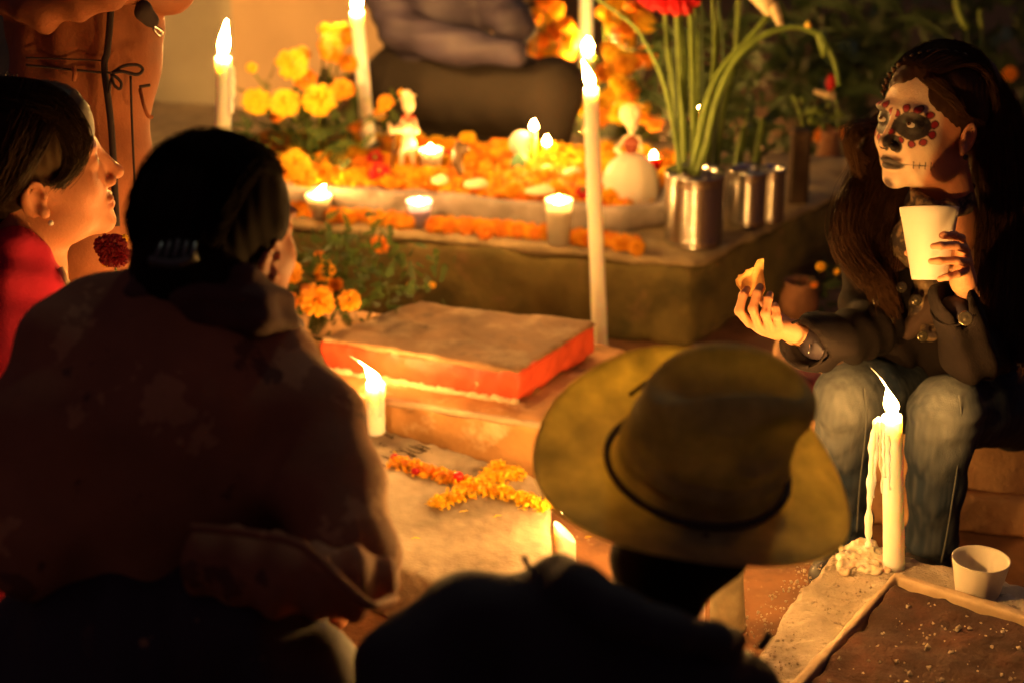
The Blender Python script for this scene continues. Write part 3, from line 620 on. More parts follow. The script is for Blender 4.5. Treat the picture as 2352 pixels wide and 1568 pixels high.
# petals
def petals(name, pts, mt, parent, size=.011, label=None, cat=None):
    Vs, Fs = [], []
    for p in pts:
        R = np.linalg.qr(rng.normal(size=(3, 3)))[0]; d = R[0]; d[2] *= .45; d /= np.linalg.norm(d); w = np.cross(d, [0, 0, 1.0]); w = w/np.linalg.norm(w)*size*.26+np.array([0, 0, rng.normal()*size*.15]); L = size*rng.uniform(.6, 1.35); u = np.array([0, 0, 1.0])*L*.16; o = len(Vs)
        Vs += [p-d*L*.5, p-w*.8+u, p+w*.8+u, p+d*L*.25-w+u*.9, p+d*L*.25+w+u*.9, p+d*L*.55]; Fs += [(o, o+2, o+1), (o+1, o+2, o+4, o+3), (o+3, o+4, o+5)]
    o = mesh(name, Vs, Fs, mt, parent, smooth=False); o['kind'] = 'stuff'
    if label: tag(o, label, cat)
    return o
pet1 = bpy.data.meshes.new('petal'); 
def one_petal(seed):
    r_ = np.random.default_rng(seed); Vs, Fs = [], []
    for i in range(6):
        x = -.5+i/5; w = .17*math.sin(math.pi*(.12+.8*i/5))*(1+.3*(i == 4)); z = .22*math.cos(x*2.6)+r_.normal()*.03; c = r_.normal()*.05
        Vs += [(x, -w+c, z+.06), (x, c, z), (x, w+c, z+.06)]
    for i in range(5):
        for j in range(2): Fs.append((i*3+j, i*3+j+1, (i+1)*3+j+1, (i+1)*3+j))
    me = bpy.data.meshes.new('petal'); me.from_pydata(Vs, [], Fs); me.polygons.foreach_set('use_smooth', [True]*len(Fs)); return me
PM = []
for c in (O, Y, Y, D_):
    for q in range(2):
        me = one_petal(len(PM)); me.materials.append(M[c]); PM.append(me)
crossroot = empty('petal_cross', G(1075, 1118, SZ), 'cross of loose orange and yellow petals laid on the grey slab', 'petal cross')
def along(segs, n, spread):
    out = []; Ls = [np.linalg.norm(b-a) for a, b, w, yl in segs]; tot = sum(Ls)
    for i in range(n):
        k = r_.choice(len(segs), p=np.array(Ls)/tot); a, b, w, yl = segs[k]; u = r_.random(); dd = (b-a)/np.linalg.norm(b-a); pn = np.array([-dd[1], dd[0], 0]); off = np.clip(r_.normal()*.45, -1.25, 1.25)
        out.append((a+(b-a)*u+pn*off*w+np.array([0, 0, (.002+.011*r_.random()*max(0, 1-abs(off)*.8))]), yl if r_.random() < .8 else r_.random()))
    return out
zc = lambda x, y: G((750+x/2.851)*.98, (850+y/2.851)*.98, SZ)
segs = [(zc(490, 675), zc(800, 755), .024, .55), (zc(800, 755), zc(960, 810), .023, .6), (zc(960, 820), zc(1200, 870), .024, .9), (zc(1200, 870), zc(1530, 985), .020, .95),
        (zc(740, 970), zc(940, 890), .021, .85), (zc(940, 890), zc(1120, 800), .028, .85), (zc(1100, 800), zc(1210, 695), .020, .95), (zc(1130, 800), zc(1350, 745), .020, .95)]
cpts = along(segs, 3000, 1)
for i, (p, yl) in enumerate(cpts[:295]):
    col = (2+2*(i % 2)) if r_.random() < yl else (0 if r_.random() < .65 else 6)
    copy_obj(None, 'petal', Matrix.Translation(Vector(p)+Vector((0, 0, .004))) @ rotz(r_.uniform(0, 6.28)) @ Matrix.Rotation(r_.normal()*.45, 4, 'Y') @ Matrix.Rotation(r_.normal()*.6, 4, 'X') @ Matrix.Scale(r_.uniform(.010, .018), 4), crossroot, inst=PM[min(col+(i % 2), 7)])
rest = cpts[295:]
petals('petal_heap', [p for p, yl in rest if yl > .6], M[Y], crossroot, .012)
petals('petal_heap', [p for p, yl in rest if yl <= .6 and p[2] < SZ+.007], M[O], crossroot, .012)
petals('petal_heap', [p for p, yl in rest if yl <= .6 and p[2] >= SZ+.007], M[D_], crossroot, .011)
s = SD(); p = zc(925, 808)+np.array([0, 0, .016]); s.ell(p, (.0095, .0095, .0095), k=.002)
o = s.obj('red_berry', mat('red_berry', (.6, .01, .01), .3), None, res=.0015); tag(o, 'small round red berry at the crossing of the petal cross', 'berry')
o = s.p = [] or None
for i, (x, y) in enumerate([(500, 655), (640, 750)]):
    petals('petal_scatter', [zc(x+rng.normal()*14, y+rng.normal()*14)+np.array([0, 0, .003]) for q in range(9)], M[Y], crossroot, .011)
    bloom(R_, zc(x, y)+np.array([0, 0, .008]), .0085, (0, -.5, 1), crossroot, 'red_petal')
for i, (x, y) in enumerate([(640, 1180), (960, 1000), (1185, 1032), (1795, 1170), (1350, 985), (560, 640)]):
    p = G((750+x/2.851)*.98, (850+y/2.851)*.98, SZ if x < 1600 else 0)
    o = copy_obj(None, 'loose_petal', Matrix.Translation(Vector(p)+Vector((0, 0, .002))) @ rotz(r_.uniform(-.5, .5)) @ Matrix.Diagonal((.017, .014, .008, 1)), None, inst=PM[2+(i % 2)])
    tag(o, ['single yellow petal lying alone near the front of the grey slab', 'yellow petal fallen just below the petal cross', 'small petal lying below the right arm of the petal cross', 'yellow petal on the orange dirt to the right of the short candle', 'petal lying below the right end of the petal cross', 'petal beside the left end of the petal cross'][i], 'petal')
# marigold bed
bed = empty('marigold_bed', (kc[0], kc[1], AZ), 'thick bed of loose orange marigold petals filling the stone kerb', 'petal bed')
def inpoly(p, poly):
    s_ = [np.cross((poly[(i+1) % len(poly)]-poly[i])[:2], (p-poly[i])[:2]) for i in range(len(poly))]; return all(q > 0 for q in s_) or all(q < 0 for q in s_)
s = SD().prism(kerb_i, AZ+.005, KZ-.006, rad=.01)
s.obj('petal_mound', mat('packed_petals', (.78, .22, .01), .8, var=(40, .4), bump=((60, 1.0), (200, 1.0)), second=[((.5, .09, .005), 30, .5, .65)]), bed, res=.01, disp=lambda P: .006*fnoise(P, 30, 40)+.004*fnoise(P, 80, 41))['kind'] = 'stuff'
pts = []
while len(pts) < 9000:
    p = k0-dk*.22+dk*rng.random()*1.25+nk*rng.random()*.48
    if inpoly(p, kerb_i): p[2] = KZ-.006+.006*fnoise(p[None], 30, 40)[0]*0+rng.random()*.014+.012*max(0, ((p-k0) @ nk)/.4); pts.append(p)
petals('petal_layer', pts[:4500], M[O], bed, .022); petals('petal_layer', pts[4500:7000], M[Y], bed, .022); petals('petal_layer', pts[7000:], M[D_], bed, .02)
r_ = np.random.default_rng(9)
for i in range(120):
    p = k0-dk*.2+dk*r_.random()*1.15+nk*(.05+r_.random()*.40)
    if inpoly(p, kerb_i): p[2] = KZ+.006+r_.random()*.01+.012*((p-k0) @ nk)/.4; bloom([O, Y, O, Y, D_][r_.integers(5)], p, r_.uniform(.016, .025), (r_.normal()*.4, r_.normal()*.3-.3, 1), bed)
# red carnations and pale pieces on the bed
def redflower(px, py, r, label):
    p = G(px, py, KZ+.02); root = empty('red_flower', p, label, 'flower', 'red flowers on the tomb'); bloom(R_, p, r, (0, -.8, .7), root)
    mesh('calyx', *lathe([(.004, -.02), (.006, -.01), (r*.5, 0)], 10, p, (0, .5, -.7)), M['stem'], root)
redflower(862, 368, .026, 'dark red flower on the marigold bed, upper of two'); redflower(872, 400, .028, 'bright red flower on the kerb edge, lower of two')
redflower(1022, 362, .024, 'red flower touching the back cup candle'); redflower(1338, 442, .018, 'small red flower on the bed behind the slim candle')
M['bread'] = mat('pale_sugar', (.80, .66, .42), .6, sss=.3)
for i, (x, y, a, b, lb_) in enumerate([(1092, 424, 28, 12, 'pale flat sweet lying on the marigold bed in front of the dark figurine'), (1240, 440, 34, 14, 'large pale leaf-shaped sweet at the front of the marigold bed'), (1314, 398, 22, 16, 'rounded pale sweet near the slim candle'), (1252, 392, 20, 15, 'small pale sweet at the foot of the yellow tapers'), (1010, 415, 20, 8, 'thin pale sweet below the back cup candle')]):
    p = G(x, y, KZ+.02); t = p[1]/ray(x, y)[1]; s = SD().ell(p, (pm(a, t), .018, .010), k=.004).ell(p+np.array([pm(a, t)*.3, 0, .006]), (pm(a, t)*.5, .012, .008), k=.01)
    tag(s.obj('sugar_sweet', M['bread'], None, res=.003), lb_, 'sweet', 'pale sweets on the marigold bed')
# ---------------------------------------------------------------- tin cans and tall stems
M['tin'] = mat('tin_can', (.62, .60, .56), .22, metal=1, bump=((12, .12),))
M['tin_dark'] = mat('tin_inside', (.10, .09, .07), .5, metal=1)
def can(base, r, h, label):
    root = empty('tin_can', base, label, 'tin can', 'tin cans used as vases')
    prof = [(r*.97, 0), (r*1.02, .003), (r*1.0, .008)]
    n = 17
    for i in range(n*4+1):
        u = i/(n*4); prof.append((r*(1-.016*abs(math.sin(math.pi*u*n))*(1 if .05 < u < .95 else 0)), .012+(h-.026)*u))
    prof += [(r*1.0, h-.008), (r*1.03, h-.004), (r*1.03, h)]
    mesh('can_wall', *lathe(prof+[(r*.98, h), (r*.97, h-.02), (r*.96, h*.6)], 56, base), M['tin'], root)
    mesh('can_inside', *lathe([(r*.955, h*.62), (.0005, h*.62)], 30, base), M['tin_dark'], root)
can(G(1592, 556, AZ), .0690, .172, 'largest ribbed tin can holding the tall green stems, on the altar tomb corner')
can(G(1716, 512, AZ), .046, .135, 'ribbed tin can half hidden behind the largest can'); can(G(1770, 508, AZ), .030, .135, 'narrow ribbed tin can, farthest right of the three')
VT = 4.66
def stem(pts, r, parent, t=VT, dz=0, n=8, mt='stem'):
    P = [U(x, y, t+(i*dz)) for i, (x, y) in enumerate(pts)]; P = catmull(P, 8)
    return mesh('stem', *tube(P, np.linspace(pm(r, t), pm(r*.7, t), len(P)), n), M[mt], parent)
zv = lambda x, y: ((1350+x/2.45)*.98, y/2.45*.98)
root = empty('calla_lily', U(1590, 400, VT), 'cream calla lily on a thick green stem leaning right out of the largest can', 'flower', 'tall flowers in the largest can')
stem([zv(*p) for p in [(660, 1010), (700, 830), (735, 650), (790, 480), (880, 340), (990, 230), (1100, 95)]], 9.5, root)
prof_c = []
for i in range(9):
    u = i/8; prof_c.append((.006+.050*u**1.2, .095*u))
lp = U(*zv(1105, 95), VT); ax = (U(*zv(1060, -60), VT+.02)-lp); ax /= np.linalg.norm(ax)
v, f = lathe(prof_c+[(.064, .100), (.060, .104)], 26, lp, ax); v = [np.array(q)+ax*(.018*math.sin(i*2*math.pi/26)*((i//26)/10)**2) for i, q in enumerate(v)]
f = [q for q in f if len(q) == 4]; mesh('spathe', v, f, M['creampetal'], root)
mesh('drooping_petal', *tube(catmull([lp+ax*.03+RT*.02, U(*zv(1160, 110), VT-.02), U(*zv(1180, 165), VT-.02)], 6), [.012]*6+[.010]*6+[.004], 8), M['creampetal'], root)
root = empty('bent_flower_stem', U(1605, 400, VT), 'thick stem arching over to the right and drooping above the plants', 'flower stem', 'tall flowers in the largest can')
stem([zv(*p) for p in [(690, 1010), (745, 850), (790, 640), (850, 470), (930, 330), (1060, 215), (1180, 165), (1290, 160), (1390, 200), (1450, 280), (1490, 380), (1510, 490)]], 8.5, root, VT-.03)
mesh('bud', *tube([U(*zv(1400, 190), VT-.03), U(*zv(1425, 260), VT-.03), U(*zv(1420, 330), VT-.03)], [.012, .014, .004], 8), M['stem'], root)
mesh('bud', *lathe([(.001, -.012), (.010, 0), (.001, .014)], 10, U(*zv(1330, 152), VT-.03)), M['wax_yellow'], root)
root = empty('bent_flower_stem', U(1568, 400, VT), 'pale thin stem curving up to the left past the slim candle', 'flower stem', 'tall flowers in the largest can')
stem([zv(*p) for p in [(600, 1000), (575, 830), (545, 660), (490, 440), (400, 250), (330, 150), (240, 78), (130, 0), (60, -60)]], 5.5, root, VT-.05)
root = empty('red_gerbera', U(1572, 400, VT), 'big crimson flower cut by the top of the frame, on a straight stem', 'flower', 'tall flowers in the largest can')
stem([zv(*p) for p in [(620, 1000), (612, 700), (595, 420), (585, 200), (575, 60)]], 8, root, VT+.03)
p = U(1530, -22, VT); bloom(R_, p, .070, (-.1, -.35, 1), root); bloom(R_, p+RT*.025+UP*-.01, .055, (.3, -.6, .7), root); bloom(R_, p-RT*.03+UP*.005, .05, (-.4, -.6, .7), root)
sr = np.random.default_rng(12)
for i in range(11):
    x0 = 1556+i*9+sr.normal()*2; x1 = x0+sr.normal()*16+(i-4)*6
    root = empty('flower_stem', U(x0, 400, VT+.03), ['first', 'second', 'third', 'fourth', 'fifth', 'sixth', 'seventh', 'eighth', 'ninth', 'tenth', 'last'][i]+' straight green stem from the left in the largest tin can', 'flower stem', 'straight stems in the largest can')
    stem([(x0, 402), (x0+(x1-x0)*.3, 270), (x1, 120), (x1+sr.normal()*10, -40)], sr.uniform(3.5, 7.5), root, VT+.02+sr.random()*.05, mt='stem' if i % 3 else 'darkleaf')
for i, (x, y0, y1, r) in enumerate([(1690, 395, 290, 8), (1735, 380, 270, 8), (1700, 400, 250, 5)]):
    root = empty('flower_stem', U(x, y0, 4.85), ['left short stem in the small cans at the back', 'right short stem in the small cans at the back', 'thin middle stem in the small cans at the back'][i], 'flower stem', 'stems in the small cans'); stem([(x, y0), (x+8, (y0+y1)/2), (x+18, y1)], r, root, 4.85)
# broad dark leaves behind the stems
def leaf_blade(pts, w, mt, parent):
    P = catmull(pts, 6); T = np.gradient(P, axis=0); T /= np.linalg.norm(T, axis=1)[:, None]; S_ = np.cross(T, FW); S_ /= np.linalg.norm(S_, axis=1)[:, None]
    m = len(P); W = w*np.sin(np.linspace(.15, math.pi, m))**.8; Vs = np.concatenate([P-S_*W[:, None], P+FW*w*.25, P+S_*W[:, None]]); Fs = []
    for i in range(m-1):
        for j in range(2): Fs.append((j*m+i, j*m+i+1, (j+1)*m+i+1, (j+1)*m+i))
    return mesh('leaf', Vs, Fs, M[mt], parent)
for g, (cx, cy, n, spx, lab) in enumerate([(1650, 300, 34, 90, 'dense dark foliage behind the tall stems in the can'), (1820, 120, 30, 110, 'dark drooping foliage right of the arching stem'), (2000, 130, 26, 90, 'dark foliage above and left of the head of the girl'), (1540, 120, 22, 70, 'shaded green leaves between the marigold cascade and the stems'), (1625, 230, 60, 50, 'thin dark leaves crowded among the stems in the can')]):
    root = empty('leafy_plant', G(cx, cy+330, 0), lab, 'plant', 'dark plants behind the tomb')
    for i in range(n):
        t = 5.2+sr.random()*.9 if g not in (0, 4) else (4.95+sr.random()*.5 if g == 0 else 4.74+sr.random()*.12); x = cx+sr.normal()*spx; y = cy+sr.normal()*95; a = sr.uniform(-1.2, 1.2)-1.57; L = sr.uniform(60, 170)
        P = [U(x, y, t), U(x+math.cos(a)*L*.5+sr.normal()*10, y+math.sin(a)*L*.5, t+sr.normal()*.04), U(x+math.cos(a)*L+sr.normal()*25, y+math.sin(a)*L*.75+20, t)]
        leaf_blade(P, pm(sr.uniform(5, 15)*(.6 if g == 4 else 1), t), 'darkleaf', root)
root = empty('bud_spray', U(1880, 300, 4.95), 'spray of small round green buds hanging by the drooping stem', 'plant')
for i in range(16):
    mesh('bud', *lathe([(.001, -.010), (.009, -.002), (.008, .005), (.001, .010)], 8, U(1885+sr.normal()*28, 258+sr.normal()*18, 4.95+sr.normal()*.02)), M['stem'], root)
stem([(1795, 180), (1830, 196), (1870, 225), (1880, 245)], 4, root, 4.95, mt='darkleaf'); stem([(1812, 205), (1830, 240), (1845, 290)], 5, root, 4.9)
root = empty('red_tulip', U(1915, 230, 4.9), 'small bright red bud beside the drooping stem', 'flower'); mesh('bud', *lathe([(.001, -.022), (.010, -.012), (.014, .002), (.008, .018), (.001, .024)], 12, U(1908, 192, 4.9)), M['red_petal'], root)
mesh('petal', *tube([U(1870, 210, 4.9), U(1895, 217, 4.9), U(1918, 222, 4.9)], [.006, .009, .010], 8), M['creampetal'], root); stem([(1912, 200), (1922, 240), (1925, 300)], 2.5, root, 4.9)
for i, (pts, r) in enumerate([([(2195, -40), (2200, 20), (2222, 70)], 9), ([(2250, 20), (2252, 45), (2254, 66)], 6)]):
    root = empty('hanging_bud', U(pts[0][0], pts[0][1], 5.0), ['long yellow-green bud hanging above the head of the girl', 'short yellow-green bud, right of the long one'][i], 'flower bud'); P = [U(x, y, 5.0) for x, y in pts]
    mesh('bud', *tube(catmull(P, 5), [pm(r*.4, 5)]+[pm(r, 5)]*9+[pm(r*.3, 5)], 8), M['stem'], root); stem([pts[-1], (pts[-1][0]+4, pts[-1][1]+60)], 2.2, root, 5.0, mt='darkleaf')
# wooden post, pot, jar
M['wood'] = mat('dark_wood', (.04, .02, .010), .8, var=(30, .3), bump=((60, .5),), wave=(6, 4, (.05, .025, .012), .4, .8))
p = G(1824, 600, 0); 
a = G(1802, 655, 0); b_ = G(1846, 655, 0)
post = empty('wooden_post', (a+b_)/2, 'upright dark wooden post at the back corner of the altar tomb', 'post')
SD().prism([a, b_, b_+np.array([0, .05, 0]), a+np.array([0, .05, 0])], 0, .40, rad=.004).obj('post_shaft', M['wood'], post, res=.008)
M['clay'] = mat('clay', (.30, .14, .07), .8, var=(20, .3))
p = G(1893, 520, 0)
jar = empty('clay_vase', p, 'slim dusty clay vase standing in the dark to the left of the long hair', 'vase'); mesh('vase_body', *lathe([(.03, 0), (.045, .05), (.05, .12), (.035, .2), (.022, .25), (.026, .27), (.02, .27), (.015, .22), (.0005, .2)], 24, p), M['clay'], jar)
p = G(1833, 735, 0); pot = empty('clay_pot', p, 'small round clay pot on the ground behind the raised hand', 'pot'); mesh('pot_body', *lathe([(.028, 0), (.045, .03), (.048, .06), (.036, .09), (.040, .1), (.034, .1), (.030, .08), (.0005, .03)], 24, p), M['clay'], pot)
plant('fallen_flowers', 'small yellow-green buds lying in the dark behind the coat sleeve', 'flowers', G(1890, 650, 0), [(1886, 612, 4.5, 11, Y), (1922, 624, 4.5, 8, Y), (1870, 655, 4.45, 8, D_)], 4.5, leaves=50, lr=.04, lsize=.03, lmat='darkleaf', rseed=14, stems=False)
# ---------------------------------------------------------------- figurines
M['bone'] = mat('painted_bone', (.78, .60, .40), .5, var=(40, .2)); M['bronze'] = mat('dark_bronze', (.13, .08, .035), .4, metal=.4); M['brownpaint'] = mat('brown_red_paint', (.22, .045, .02), .5)
FT = 5.02
fig = empty('skeleton_figurine', G(935, 380, KZ), 'small painted skeleton figurine with a wide hat and a staff, standing on the petals', 'figurine')
s = SD(); s.e2((938, 240, FT), 15, 21, .018, .006).e2((934, 290, FT), 16, 24, .017).c2((925, 300, FT, 7), (910, 290, FT-.02, 5)).c2((950, 278, FT, 7), (955, 300, FT-.03, 6)).c2((955, 300, FT-.03, 5), (940, 312, FT-.05, 5)).c2((922, 300, FT-.02, 6), (900, 302, FT-.03, 5)).c2((900, 302, FT-.03, 5), (893, 284, FT-.03, 4))
s.e2((938, 322, FT), 15, 12, .014).c2((930, 330, FT, 8), (924, 352, FT-.01, 6)).c2((924, 352, FT-.01, 6), (922, 382, FT, 5)).c2((946, 330, FT, 8), (948, 352, FT, 6)).c2((948, 352, FT, 6), (950, 382, FT, 5)).c2((928, 345, FT-.01, 5), (948, 345, FT, 5))
s.e2((933, 238, FT-.022), 4, 5, .006, .002, True).e2((944, 238, FT-.022), 4, 5, .006, .002, True)
s.obj('skeleton_body', M['bone'], fig, res=.0028)
mesh('hat', *lathe([(.022, 0), (.021, .003), (.014, .004), (.012, .016), (.006, .020), (.0005, .020)], 20, U(936, 226, FT), UP*.9-RT*.25), M['bone'], fig)
mesh('hat_plume', *tube([U(926, 225, FT), U(918, 212, FT), U(924, 206, FT)], [.006, .007, .004], 7), M['orange'], fig)
mesh('sash', *tube([U(925, 268, FT-.02), U(938, 280, FT-.024), U(950, 268, FT-.02)], [.005, .006, .005], 7), M['redpaint'], fig)
mesh('staff', *tube([U(908, 285, FT-.03), U(900, 390, FT-.03)], .003, 6), M['wood'], fig)
dk_ = empty('dark_figurine', G(1062, 425, KZ), 'narrow dark metal figurine leaning on the marigold bed', 'figurine'); DT = 4.93
s = SD(); s.chain([(1063, 420, DT, 6), (1058, 395, DT, 8), (1050, 372, DT, 10), (1052, 350, DT, 11)], .006).e2((1055, 335, DT), 10, 11, .010).c2((1056, 362, DT, 5), (1070, 345, DT-.01, 4)).e2((1071, 342, DT-.01), 6, 10, .006).c2((1050, 355, DT, 5), (1044, 380, DT, 4)).obj('figure_body', M['bronze'], dk_, res=.0028)
CT = 4.80
doll = empty('skull_doll', G(1448, 445, KZ), 'skull-faced doll with a big white crinoline skirt and a brown bodice', 'doll')
s = SD(); s.e2((1447, 262, CT), 25, 28, .026).e2((1452, 287, CT-.008), 14, 13, .016, .008); s.e2((1438, 262, CT-.026), 6, 7, .008, .003, True).e2((1457, 262, CT-.026), 6, 7, .008, .003, True).e2((1448, 275, CT-.027), 3, 4, .006, .002, True)
s.c2((1450, 300, CT, 5), (1450, 315, CT, 6)).c2((1436, 318, CT, 6), (1418, 345, CT-.02, 5)).c2((1418, 345, CT-.02, 5), (1430, 358, CT-.04, 4)).c2((1466, 318, CT, 6), (1474, 345, CT-.02, 5)); s.obj('skull_and_arms', M['bone'], doll, res=.0030)
mesh('skirt', *lathe([(.012, .0), (.030, -.006), (.052, -.028), (.066, -.060), (.071, -.100), (.070, -.125), (.066, -.125), (.060, -.060), (.010, -.006)], 36, U(1450, 352, CT), (0, 0, 1), lambda i, a: .045*math.sin(9*a)*min(1, i/4)), M['cup_white'], doll)
s = SD(); s.e2((1450, 335, CT), 15, 26, .014).e2((1440, 330, CT-.01), 10, 9, .010).e2((1460, 330, CT-.01), 9, 9, .010).obj('bodice', M['brownpaint'], doll, res=.003)
mesh('hat_brim', *lathe([(.0005, .003), (.040, 0), (.041, -.002), (.0005, -.001)], 26, U(1446, 240, CT), UP+RT*.1), M['yelloworange'], doll)
# round white ornament on a green base
orn = empty('round_ornament', G(1195, 385, KZ), 'round cream disc ornament standing on a green base behind the yellow tapers', 'ornament')
mesh('disc', *lathe([(.0005, -.006), (.026, -.006), (.030, -.003), (.030, .003), (.026, .006), (.0005, .006)], 30, U(1197, 328, 5.02), -FW+RT*.1), M['cup_white'], orn)
mesh('base', *lathe([(.030, 0), (.022, .03), (.012, .045), (.0005, .046)], 20, G(1195, 392, KZ)), mat('green_glaze', (.12, .30, .16), .3), orn)
# ---------------------------------------------------------------- distant seated person in a dark quilted jacket
M['purple'] = mat('purple_jacket', (.034, .026, .050), .7, var=(10, .2), bump=((14, .5), (120, .3)), sheen=.2); M['trouser'] = mat('dark_trousers', (.018, .012, .008), .9, var=(8, .2)); M['skin_far'] = mat('skin', (.52, .21, .09), .55, sss=.2, sssr=(.01, .004, .002))
bp = empty('person', G(1030, 420, 0), 'person seated behind the marigold bed in a dark purple quilted jacket', 'person')
BT = 5.55
s = SD(); s.cap(U(1010, 60, BT), U(1000, -330, BT+.1), .13, .12, .04).ell(U(1000, -480, BT+.1), (.08, .10, .11), k=.03).c2((1120, 20, BT-.08, 60), (1150, -200, BT, 55))
s.obj('body', M['skin_far'], bp, res=.016)
s = SD(); s.chain([(1010, 120, BT, 125), (1030, 0, BT, 135), (1020, -200, BT, 135), (1010, -330, BT+.05, 60)], .03).chain([(915, -220, BT, 62), (900, -30, BT-.08, 58), (925, 75, BT-.14, 48), (1060, 110, BT-.26, 40), (1180, 120, BT-.34, 34)], .02).chain([(1130, -200, BT, 60), (1120, -20, BT-.08, 62), (1185, 60, BT-.2, 45)], .02)
s.obj('jacket', M['purple'], bp, res=.011, disp=lambda P: .0032*np.sin((P @ UP)*110+3*fnoise(P, 7, 3))+.008*fnoise(P, 16, 51))
s = SD(); s.chain([(950, 200, BT, 110), (1180, 215, BT-.15, 95), (1265, 205, BT-.25, 68)], .03).chain([(1270, 200, BT-.25, 62), (1255, 380, BT-.2, 55)], .03).chain([(930, 210, BT+.1, 100), (1130, 320, BT+.15, 95), (1010, 350, BT, 70), (1240, 380, BT-.1, 50)], .03)
s.obj('trousers', M['trouser'], bp, res=.014, disp=lambda P: .007*fnoise(P, 18, 52))
# ---------------------------------------------------------------- standing person in the rust coat
M['rust'] = mat('rust_coat', (.25, .078, .026), .8, var=(9, .2), bump=((220, .35), (14, .4)), sheen=.35); M['darklining'] = mat('dark_lining', (.03, .018, .018), .9); M['denimdark'] = mat('dark_trousers_olive', (.075, .055, .03), .9, var=(12, .2))
ST = 3.50
sp = empty('person', G(200, 760, 0), 'standing person in a rust coat with a tied belt and crossed arms', 'person')
s = SD(); s.chain([(190, 640, ST+.05, 40), (195, 400, ST+.05, 60), (200, 160, ST+.02, 100), (200, -300, ST, 110), (200, -430, ST, 50), (200, -520, ST, 45)], .02).e2((200, -620, ST), 85, 120, .10); s.chain([(120, 640, ST+.1, 38), (130, 780, ST+.15, 32)], .02).chain([(215, 620, ST+.05, 38), (220, 780, ST+.1, 32)], .02)
s.obj('body', M['skin_far'], sp, res=.012)
def rustfold(P):
    x = (P-U(200, 200, ST)) @ RT; z = (P-U(200, 200, ST)) @ UP; w = np.clip((z+.10)/.10, 0, 1)
    return .007*np.sin(x*85+6*z+1.5*fnoise(P, 9, 55))*(.10+.9*np.exp(-((z-.07)/.06)**2)-.0*w)*np.clip((.10-z)/.03, 0, 1)+.0045*fnoise(P, 20, 56)
s = SD(); s.chain([(195, 560, ST, 118), (195, 380, ST, 150), (190, 180, ST, 160), (195, 60, ST, 168), (200, -300, ST, 165), (200, -420, ST, 75)], .03)
s.chain([(15, -320, ST, 66), (20, -30, ST-.08, 60), (95, 10, ST-.20, 56), (250, -25, ST-.27, 46)], .015).chain([(372, -320, ST, 66), (390, -30, ST-.04, 55), (300, -40, ST-.2, 48), (190, -30, ST-.26, 44)], .015)
s.obj('coat', M['rust'], sp, res=.0075, disp=rustfold)
def surf_line(pts, r, name, mt, parent, n=6): mesh(name, *tube(catmull([U(*p) for p in pts], 8), r, n), mt, parent)
cz = ST-.125
surf_line([(60, 150, cz+.00), (140, 158, cz-.01), (220, 166, cz-.012), (255, 168, cz-.012)], .0022, 'belt', M['darklining'], sp)
surf_line([(258, 168, cz-.02), (285, 152, cz-.025), (315, 150, cz-.02), (328, 160, cz-.015), (315, 172, cz-.02), (280, 165, cz-.026), (258, 168, cz-.02)], .0030, 'belt_bow', M['darklining'], sp)
surf_line([(256, 170, cz-.02), (262, 195, cz-.022), (275, 205, cz-.02), (278, 190, cz-.02), (262, 175, cz-.022), (255, 185, cz-.02), (250, 215, cz-.018)], .0028, 'belt_bow', M['darklining'], sp)
surf_line([(258, -40, cz-.01), (252, 60, cz-.012), (246, 120, cz-.012), (240, 160, cz-.010), (256, 300, cz-.008), (268, 520, cz-.005)], .006, 'front_opening', M['darklining'], sp, 8)
surf_line([(322, 205, cz+.02), (330, 240, cz+.012), (340, 266, cz+.016), (350, 270, cz+.022)], .0035, 'pocket_flap', M['rust'], sp)
surf_line([(320, 200, cz+.018), (345, 196, cz+.024)], .0028, 'pocket_seam', M['darklining'], sp)
surf_line([(300, 175, cz), (304, 300, cz), (310, 420, cz), (318, 520, cz+.01)], .0022, 'coat_seam', M['darklining'], sp)
surf_line([(60, 133, cz-.002), (150, 136, cz-.013), (240, 140, cz-.012)], .0014, 'waist_seam', M['darklining'], sp)
surf_line([(168, 155, cz-.018), (172, 168, cz-.022), (170, 186, cz-.016)], .0042, 'belt_loop', M['rust'], sp)
s = SD(); s.c2((330, 20, ST-.20, 20), (345, 45, ST-.18, 16)).c2((320, 35, ST-.2, 10), (352, 50, ST-.18, 12)).obj('dark_glove', M['darklining'], sp, res=.004)
surf_line([(340, 50, ST-.19), (358, 62, ST-.18), (372, 72, ST-.17), (366, 82, ST-.17), (352, 66, ST-.18)], .0028, 'buckle', M['tin'], sp)
s = SD(); s.chain([(190, 470, ST+.12, 85), (195, 640, ST+.15, 70), (205, 800, ST+.2, 55)], .03).obj('trousers', M['denimdark'], sp, res=.014)
cl_ = empty('red_carnation', U(255, 575, 3.2), 'deep red flower held low between the two seated women', 'flower')
for i in range(4): bloom('dark_red', U(245+i*9, 565+(i % 2)*22, 3.2), .020, (0, -.7, .7), cl_)
stem([(262, 590), (268, 640), (270, 700)], 3, cl_, 3.2); bloom(Y, U(286, 548, 3.22), .007, (0, -1, 0), cl_); bloom(Y, U(243, 604, 3.2), .007, (0, -1, 0), cl_)
